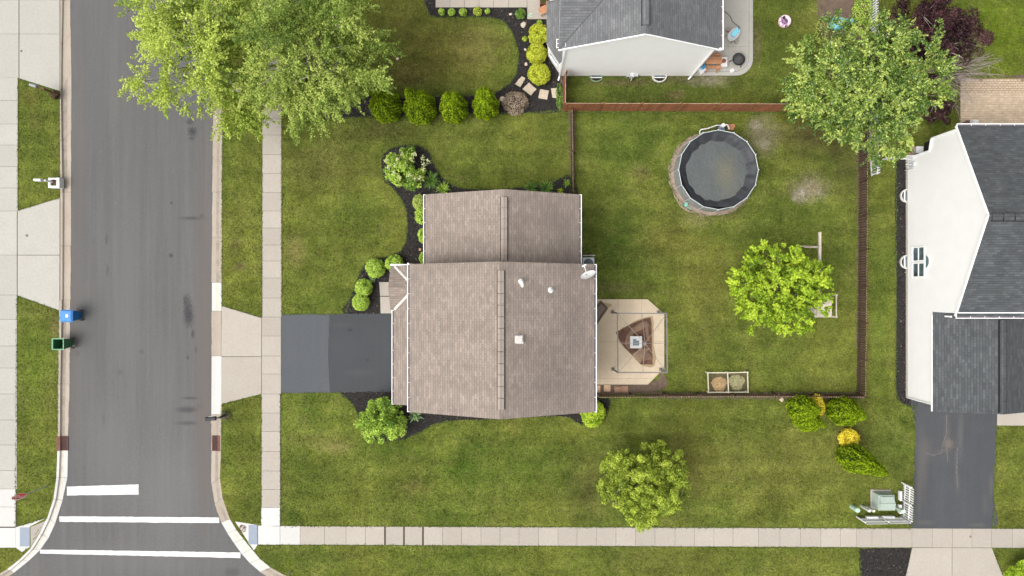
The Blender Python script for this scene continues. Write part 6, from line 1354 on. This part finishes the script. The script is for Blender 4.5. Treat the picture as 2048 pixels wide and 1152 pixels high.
shrub('leafy_shrub', 'green shrub below the pale variegated one at the gutter', 'shrub', 843, 430, .42, .9, F_SHRUB, 44, .09, 1500, sy=1.2)
shrub('leafy_shrub', 'small green shrub at the gutter in the middle of the left wall', 'shrub', 847, 471, .34, .8, F_SHRUB, 45, .09, 1200, sy=1.2); shrub('leafy_shrub', 'small green shrub at the gutter just above the porch corner', 'shrub', 849, 517, .32, .8, F_SHRUB, 46, .09, 1000, sy=1.2)
shrub('sedum_plant', 'tiny pale green plant below the largest round shrub', 'plant', 744, 558, .2, .3, F_HOSTA, 47, .08, 260, core=False)
gR = 'small round shrubs along the grey walk'
for i, (px, R_, lb, z) in enumerate(((883.5, .19, 'small round shrub on the grey walk edge, leftmost of five', 23), (903, .20, 'small round shrub, second from the left of five by the walk', 24), (926, .22, 'small round shrub in the middle of five by the walk', 24), (955, .25, 'largest and darkest of the five small round shrubs by the walk', 22.5), (975, .15, 'smallest round shrub, rightmost of five by the walk', 22))):
    shrub('round_shrub', lb, 'shrub', px, z, R_, .4, F_SHRUB if i != 3 else F_OLIVE, 50 + i, .06, 650, group=gR)
shrub('grass_clump', 'dark green round grass clump by the porch slab', 'plant', 1041, 27, .28, .45, F_LILY, 56, .12, 700, aspect=.2)
shrub('grass_clump', 'tiny bright green plant above the upper golden shrub', 'plant', 1079, 45, .15, .25, F_SHRUB, 57, .08, 200, core=False); shrub('grass_clump', 'tiny olive plant left of the upper golden shrub', 'plant', 1050, 78, .16, .22, F_OLIVE, 58, .07, 220, core=False)
shrub('pinkish_shrub', 'dry pinkish shrub in the black bed beside the stepping stones', 'shrub', 1031, 205, .66, .7, F_PINK, 59, .07, 2600, lump=.2, core=False)
tree('bright_shrub', 'bright green bush cut off by the bottom right corner', 'shrub', P(2035, 1133), TP(2042, 1143, .8), (.95, .85, .6), 20, .3, 200, .13, F_BRIGHT, M_BARK, 60, .04, low=-.2, twigs=False)
shrub('ivy_shrub', 'green weedy bush next to the white picket fence at the top', 'shrub', 1728, 18, .55, .6, F_SHRUB, 61, .10, 1500, lump=.25, sy=1.8, core=False)
shrub('ivy_shrub', 'pale dusty bush on the brown soil bed left of the tarpaulin', 'shrub', 1650, 62, .5, .5, F_HAZE, 62, .08, 900, lump=.3, sy=1.6, core=False)
shrub('ivy_shrub', 'low green creeper along the short end of the red brown fence', 'plant', 1119, 192, .22, .25, F_LILY, 63, .08, 700, lump=.3, sy=3.2, core=False)
shrub('dead_plant', 'dead dark tangle at the foot of the black mailbox', 'plant', 451, 831, .26, .22, foliage('dead stems', (.03, .025, .02), (.08, .065, .05), (.2, .17, .13)), 64, .10, 420, core=False, aspect=.18)
shrub('dead_plant', 'dark reddish plant at the foot of the old wooden mailbox post', 'plant', 110, 190, .24, .4, foliage('dark red stems', (.03, .015, .012), (.08, .035, .03), (.14, .09, .05)), 65, .11, 420, core=False, aspect=.3)
shrub('dead_plant', 'dry brown weed on the white corner ramp', 'plant', 484, 1058, .22, .08, foliage('dry brown stems', (.07, .03, .015), (.16, .08, .04), (.25, .15, .08)), 66, .10, 120, core=False, aspect=.25)

def strap_plant(px, py, R, h, mat, seed, lb, n=90, w_=.035, group=None, cat='plant', name='daylily', arc=1.0):
    r = random.Random(seed); x, y = P(px, py); t = thing(name, lb, cat, (x, y, 0), group); s = MB()
    for k in range(n):
        an = r.uniform(0, 6.283); L = R * r.uniform(.55, 1.1); bx_, by_ = x + r.gauss(0, .06), y + r.gauss(0, .06); hh = h * r.uniform(.7, 1.2); dx, dy = math.cos(an), math.sin(an); px_, py_ = -dy * w_ / 2, dx * w_ / 2; tn = r.random(); prev = None
        for j in range(5):
            u = j / 4; X_, Y_, Z_ = bx_ + dx * L * u, by_ + dy * L * u, .03 + hh * math.sin(u * math.pi * .72) * arc; wv = 1 - u ** 2 * .85
            cur = ((X_ + px_ * wv, Y_ + py_ * wv, Z_), (X_ - px_ * wv, Y_ - py_ * wv, Z_))
            if prev: s.face([prev[1], cur[1], cur[0], prev[0]], 0, tn)
            prev = cur
    s.build('strap_leaves', mat, t); return t
gD = 'daylilies in the black bed'
strap_plant(864, 362, .62, .5, F_LILY, 1, 'largest daylily clump, right below the flowering shrub', 130, group=gD); strap_plant(888, 378, .44, .4, F_SHRUB, 2, 'bright daylily clump at the upper left corner of the brown roof', 90, group=gD)
strap_plant(1062, 378, .55, .45, F_LILY, 3, 'daylily clump above the brown roof edge, left of its neighbour', 110, group=gD); strap_plant(1092, 377, .55, .45, F_LILY, 4, 'daylily clump above the brown roof edge nearest the corner', 110, group=gD)
strap_plant(1133, 367, .24, .25, F_SHRUB, 5, 'small light green plant by the end of the low fence', 40); strap_plant(1120, 383, .22, .22, F_BRIGHT, 6, 'small yellowish plant at the top right corner of the brown roof', 40)
strap_plant(831, 829, .50, .32, F_HOSTA, 7, 'blue green hosta at the lower left corner of the brown roof', 34, .17, name='hosta', arc=.8)

# small fringe of grass blades along hard edges, and tufts in the lawn: nobody could count them
def fringe(lines, per_m, seed, spread=.035, size=.085):
    r = np.random.RandomState(seed); C = []
    for ln in lines:
        for a, b in zip(ln, ln[1:]):
            A = np.array(P(*a)); B = np.array(P(*b)); L = np.linalg.norm(B - A); n = int(L * per_m)
            if n == 0: continue
            t_ = r.uniform(0, 1, n)[:, None]; nn_ = np.array([-(B - A)[1], (B - A)[0]]) / (L + 1e-9)
            wob = (np.sin(t_ * L * 3.1 + seed) * .5 + np.sin(t_ * L * 7.7) * .5) * .012
            pt = A + (B - A) * t_ + nn_ * (r.normal(0, spread, (n, 1)) + wob); C.append(np.concatenate([pt, r.uniform(.012, .035, (n, 1))], 1))
    C = np.concatenate(C); return leaves(C, np.tile([0, 0, 1.], (len(C), 1)), size, r, .35, .5)
lines = [[(37, 158), (36, 420)], [(36, 421), (119, 396)], [(119, 184), (119, 395)], [(37, 158), (118, 183)], [(34, 592), (31, 1053)], [(34, 591), (118, 621)], [(118, 624), (116, 768), (115, 868)], [(31, 1053), (92, 1036)],
         [(524, -40), (524, 633)], [(563.5, -40), (563.5, 628)], [(446, -40), (444, 384), (444, 609)], [(444, 611), (523, 634)], [(443, 809), (443, 868)], [(443, 808), (522, 789)], [(523, 790), (522, 1050)], [(561.5, 788), (561, 1051)], [(561, 1052), (700, 1052), (1200, 1054.5), (1823, 1057)],
         [(516, 1090), (700, 1090), (1200, 1092.5), (1717, 1095)], [(563, 628.5), (692, 627.5)], [(563, 787), (680, 785)], [(1830, 815), (1828, 930), (1826, 1056)], [(1994, 853), (1989, 960), (1985, 1055)], [(1193, 598), (1296, 598), (1329, 627)], [(1329, 628), (1329, 736)], [(1986, 1056), (2050, 1057)], [(1985, 1096), (2050, 1097)], [(1986, 1100), (2006, 1152)],
         [(1506, -40), (1506, 105), (1500, 128), (1478, 150), (1385, 152)], [(1122, 153), (1380, 153)], [(1919, 157), (1919, 252)]]
V1 = fringe(lines, 46, 3)
beds = [[(692, 628), (700, 598), (712, 566), (722, 540), (742, 519), (772, 514), (800, 503), (812, 480), (815, 450), (812, 420), (800, 395), (786, 378), (766, 350)], [(763, 318), (776, 299), (805, 290), (840, 292), (860, 306), (866, 325), (880, 350), (902, 369), (930, 377), (1000, 379), (1060, 372), (1143, 350)],
        [(679, 784), (700, 802), (714, 826), (722, 850), (750, 880), (800, 880), (835, 868), (864, 850), (905, 841)], [(1138, 835), (1160, 848), (1186, 850), (1205, 838), (1219, 815), (1222, 797)], [(857, 25), (864, 34), (980, 35), (1008, 43), (1028, 72), (1037, 110), (1032, 148), (1012, 172), (988, 186), (940, 191), (760, 194)], [(645, 236), (760, 233), (900, 229), (1060, 226), (1127, 221)],
        [(1792, 322), (1791, 600), (1791, 780), (1798, 802), (1815, 813), (1834, 813)], [(1717, 1097), (1722, 1152)]]
V2 = fringe(beds, 60, 4, .04, .09)
# fence feet, pool ring
V3 = fringe([[(1716, 224), (1714, 789)], [(1734, 224), (1725, 797)], [(1192, 796), (1724, 797)], [(1330, 786), (1714, 786)], [(1140, 226), (1142, 388)], [(1150, 226), (1150, 388)], [(1130, 226), (1640, 226)], [(1133, 220), (1640, 221)], [(1415, 743), (1497, 742), (1498, 786), (1415, 786), (1415, 743)], [(1744, 984), (1780, 984), (1780, 1016), (1742, 1016), (1742, 984)], [(1710, 1038), (1806, 1037), (1808, 964)],
            [(1425.6 + 87 * math.cos(q), 346 - 87 * math.sin(q)) for q in [k * math.pi / 16 for k in range(33)]]], 46, 5, .05, .10)
r = np.random.RandomState(9); V = np.concatenate([V1, V2, V3]); tag(quads_mesh('grass', V, np.clip(r.normal(.5, .28, len(V)), 0, 1), F_GTUFT), kind='stuff')

def inside(px, py, poly):
    c = np.zeros(len(px), bool); n_ = len(poly)
    for i in range(n_):
        x0, y0 = poly[i]; x1, y1 = poly[(i + 1) % n_]
        if y0 == y1: continue
        m = ((y0 > py) != (y1 > py)) & (px < (x1 - x0) * (py - y0) / (y1 - y0) + x0); c ^= m
    return c
keep_out = [[(x - 3, y) for x, y in LB if -60 <= y <= 1200] + [(x + 3, y) for x, y in RB if -60 <= y <= 1200][::-1],
    [(-200, -60), (120, -60), (120, 183), (37, 158), (37, 421), (120, 396), (120, 622), (34, 591), (33, 1054), (94, 1035), (46, 1104), (31, 1096), (-200, 1096)],
    [(523, -60), (564, -60), (563, 1052), (1200, 1053), (2100, 1057), (2100, 1097), (520, 1090), (505, 1102), (468, 1042), (522, 1049), (522, 789), (443, 809), (443, 611), (523, 634)],
    [(562, 628), (800, 626), (800, 788), (562, 788)], [(1832, 780), (1996, 780), (1993, 852), (2100, 852), (2100, 800), (1996, 800), (1985, 1056), (1825, 1056)], [(1824, 1095), (1985, 1096), (2008, 1160), (1812, 1160)],
    [(692, 628), (700, 598), (712, 566), (722, 540), (742, 519), (772, 514), (800, 503), (812, 480), (815, 450), (812, 420), (800, 395), (786, 378), (766, 350), (763, 318), (776, 299), (805, 290), (840, 292), (860, 306), (866, 325), (880, 350), (902, 369), (930, 377), (1000, 379), (1060, 372), (1143, 350), (1143, 400), (1190, 530), (1190, 798), (1222, 798), (1205, 838), (1186, 850), (1160, 848), (1138, 835), (905, 841), (864, 850), (835, 868), (800, 880), (750, 880), (722, 850), (714, 826), (700, 802), (680, 784), (800, 780), (800, 628)],
    [(857, -60), (857, 25), (864, 34), (980, 35), (1008, 43), (1028, 72), (1037, 110), (1032, 148), (1012, 172), (988, 186), (940, 191), (760, 194), (690, 170), (650, 130), (622, 160), (622, 205), (645, 236), (760, 233), (900, 229), (1128, 221), (1128, 150), (1140, -60)],
    [(1117, 152), (1382, 152), (1382, -60), (1117, -60)], [(1370, -60), (1508, -60), (1508, 118), (1478, 152), (1370, 153)], [(1790, 320), (1900, 250), (2100, 250), (2100, 830), (1835, 815), (1798, 803), (1791, 780)], [(1918, 152), (2100, 152), (2100, 260), (1918, 260)],
    [(1190, 598), (1296, 598), (1330, 628), (1334, 770), (1300, 790), (1190, 792)], [(1717, 1095), (1824, 1095), (1812, 1160), (1720, 1160)], [(1640, -60), (1740, -60), (1738, 115), (1650, 115)], [(1415, 743), (1497, 743), (1497, 787), (1415, 787)],
    [(1425 + 86 * math.cos(q), 346 - 86 * math.sin(q)) for q in [k * math.pi / 12 for k in range(24)]], [(1137, 222), (1149, 222), (1149, 388), (1141, 388)], [(1714, 222), (1735, 222), (1727, 798), (1712, 798)]]
r = np.random.RandomState(19); N_ = 230000; px = r.uniform(-60, 2110, N_); py = r.uniform(-50, 1200, N_); bad = np.zeros(N_, bool)
for k_ in keep_out: bad |= inside(px, py, k_)
px = px[~bad]; py = py[~bad]; C = np.stack([(px - 1024) / K, (576 - py) / K, r.uniform(.006, .03, len(px))], 1)
V = leaves(C, np.tile([0, 0, 1.], (len(C), 1)), .115, r, .34, .45); tag(quads_mesh('grass', V, np.clip(r.normal(.42, .26, len(V)), 0, 1), M_TUFT), kind='stuff')

beds_ = [keep_out[6], keep_out[7], [(1793, 322), (1815, 322), (1835, 812), (1815, 812), (1799, 802), (1792, 780)], [(1718, 1097), (1822, 1097), (1812, 1160), (1722, 1160)]]
r = np.random.RandomState(23); N_ = 110000; px = r.uniform(600, 1840, N_); py = r.uniform(-50, 1160, N_); ok = np.zeros(N_, bool)
for k_ in beds_: ok |= inside(px, py, k_)
for k_ in ([(756, 562), (802, 562), (802, 629), (756, 629)], [(869, -60), (1097, -60), (1097, 39), (1053, 39), (1053, 17), (869, 17)]): ok &= ~inside(px, py, k_)
px = px[ok]; py = py[ok]; C = np.stack([(px - 1024) / K, (576 - py) / K, r.uniform(.012, .04, len(px))], 1)
n = NT('bark chips'); t = n.attr('tone'); cr = n.n('ValToRGB'); n.set(cr.inputs[0], t); e = cr.color_ramp.elements; e[0].color = (.006, .006, .007, 1); e[1].color = (.20, .155, .125, 1); e[1].position = 1; m = e.new(.6); m.color = (.032, .029, .030, 1); m = e.new(.86); m.color = (.085, .075, .07, 1)
M_CHIP = n.bsdf(cr.outputs[0], .9, .1)
tag(quads_mesh('bark_chips', leaves(C, np.tile([0, 0, 1.], (len(C), 1)), .10, r, .45, .4), np.clip(r.normal(.45, .28, len(C)), 0, 1), M_CHIP), kind='stuff')
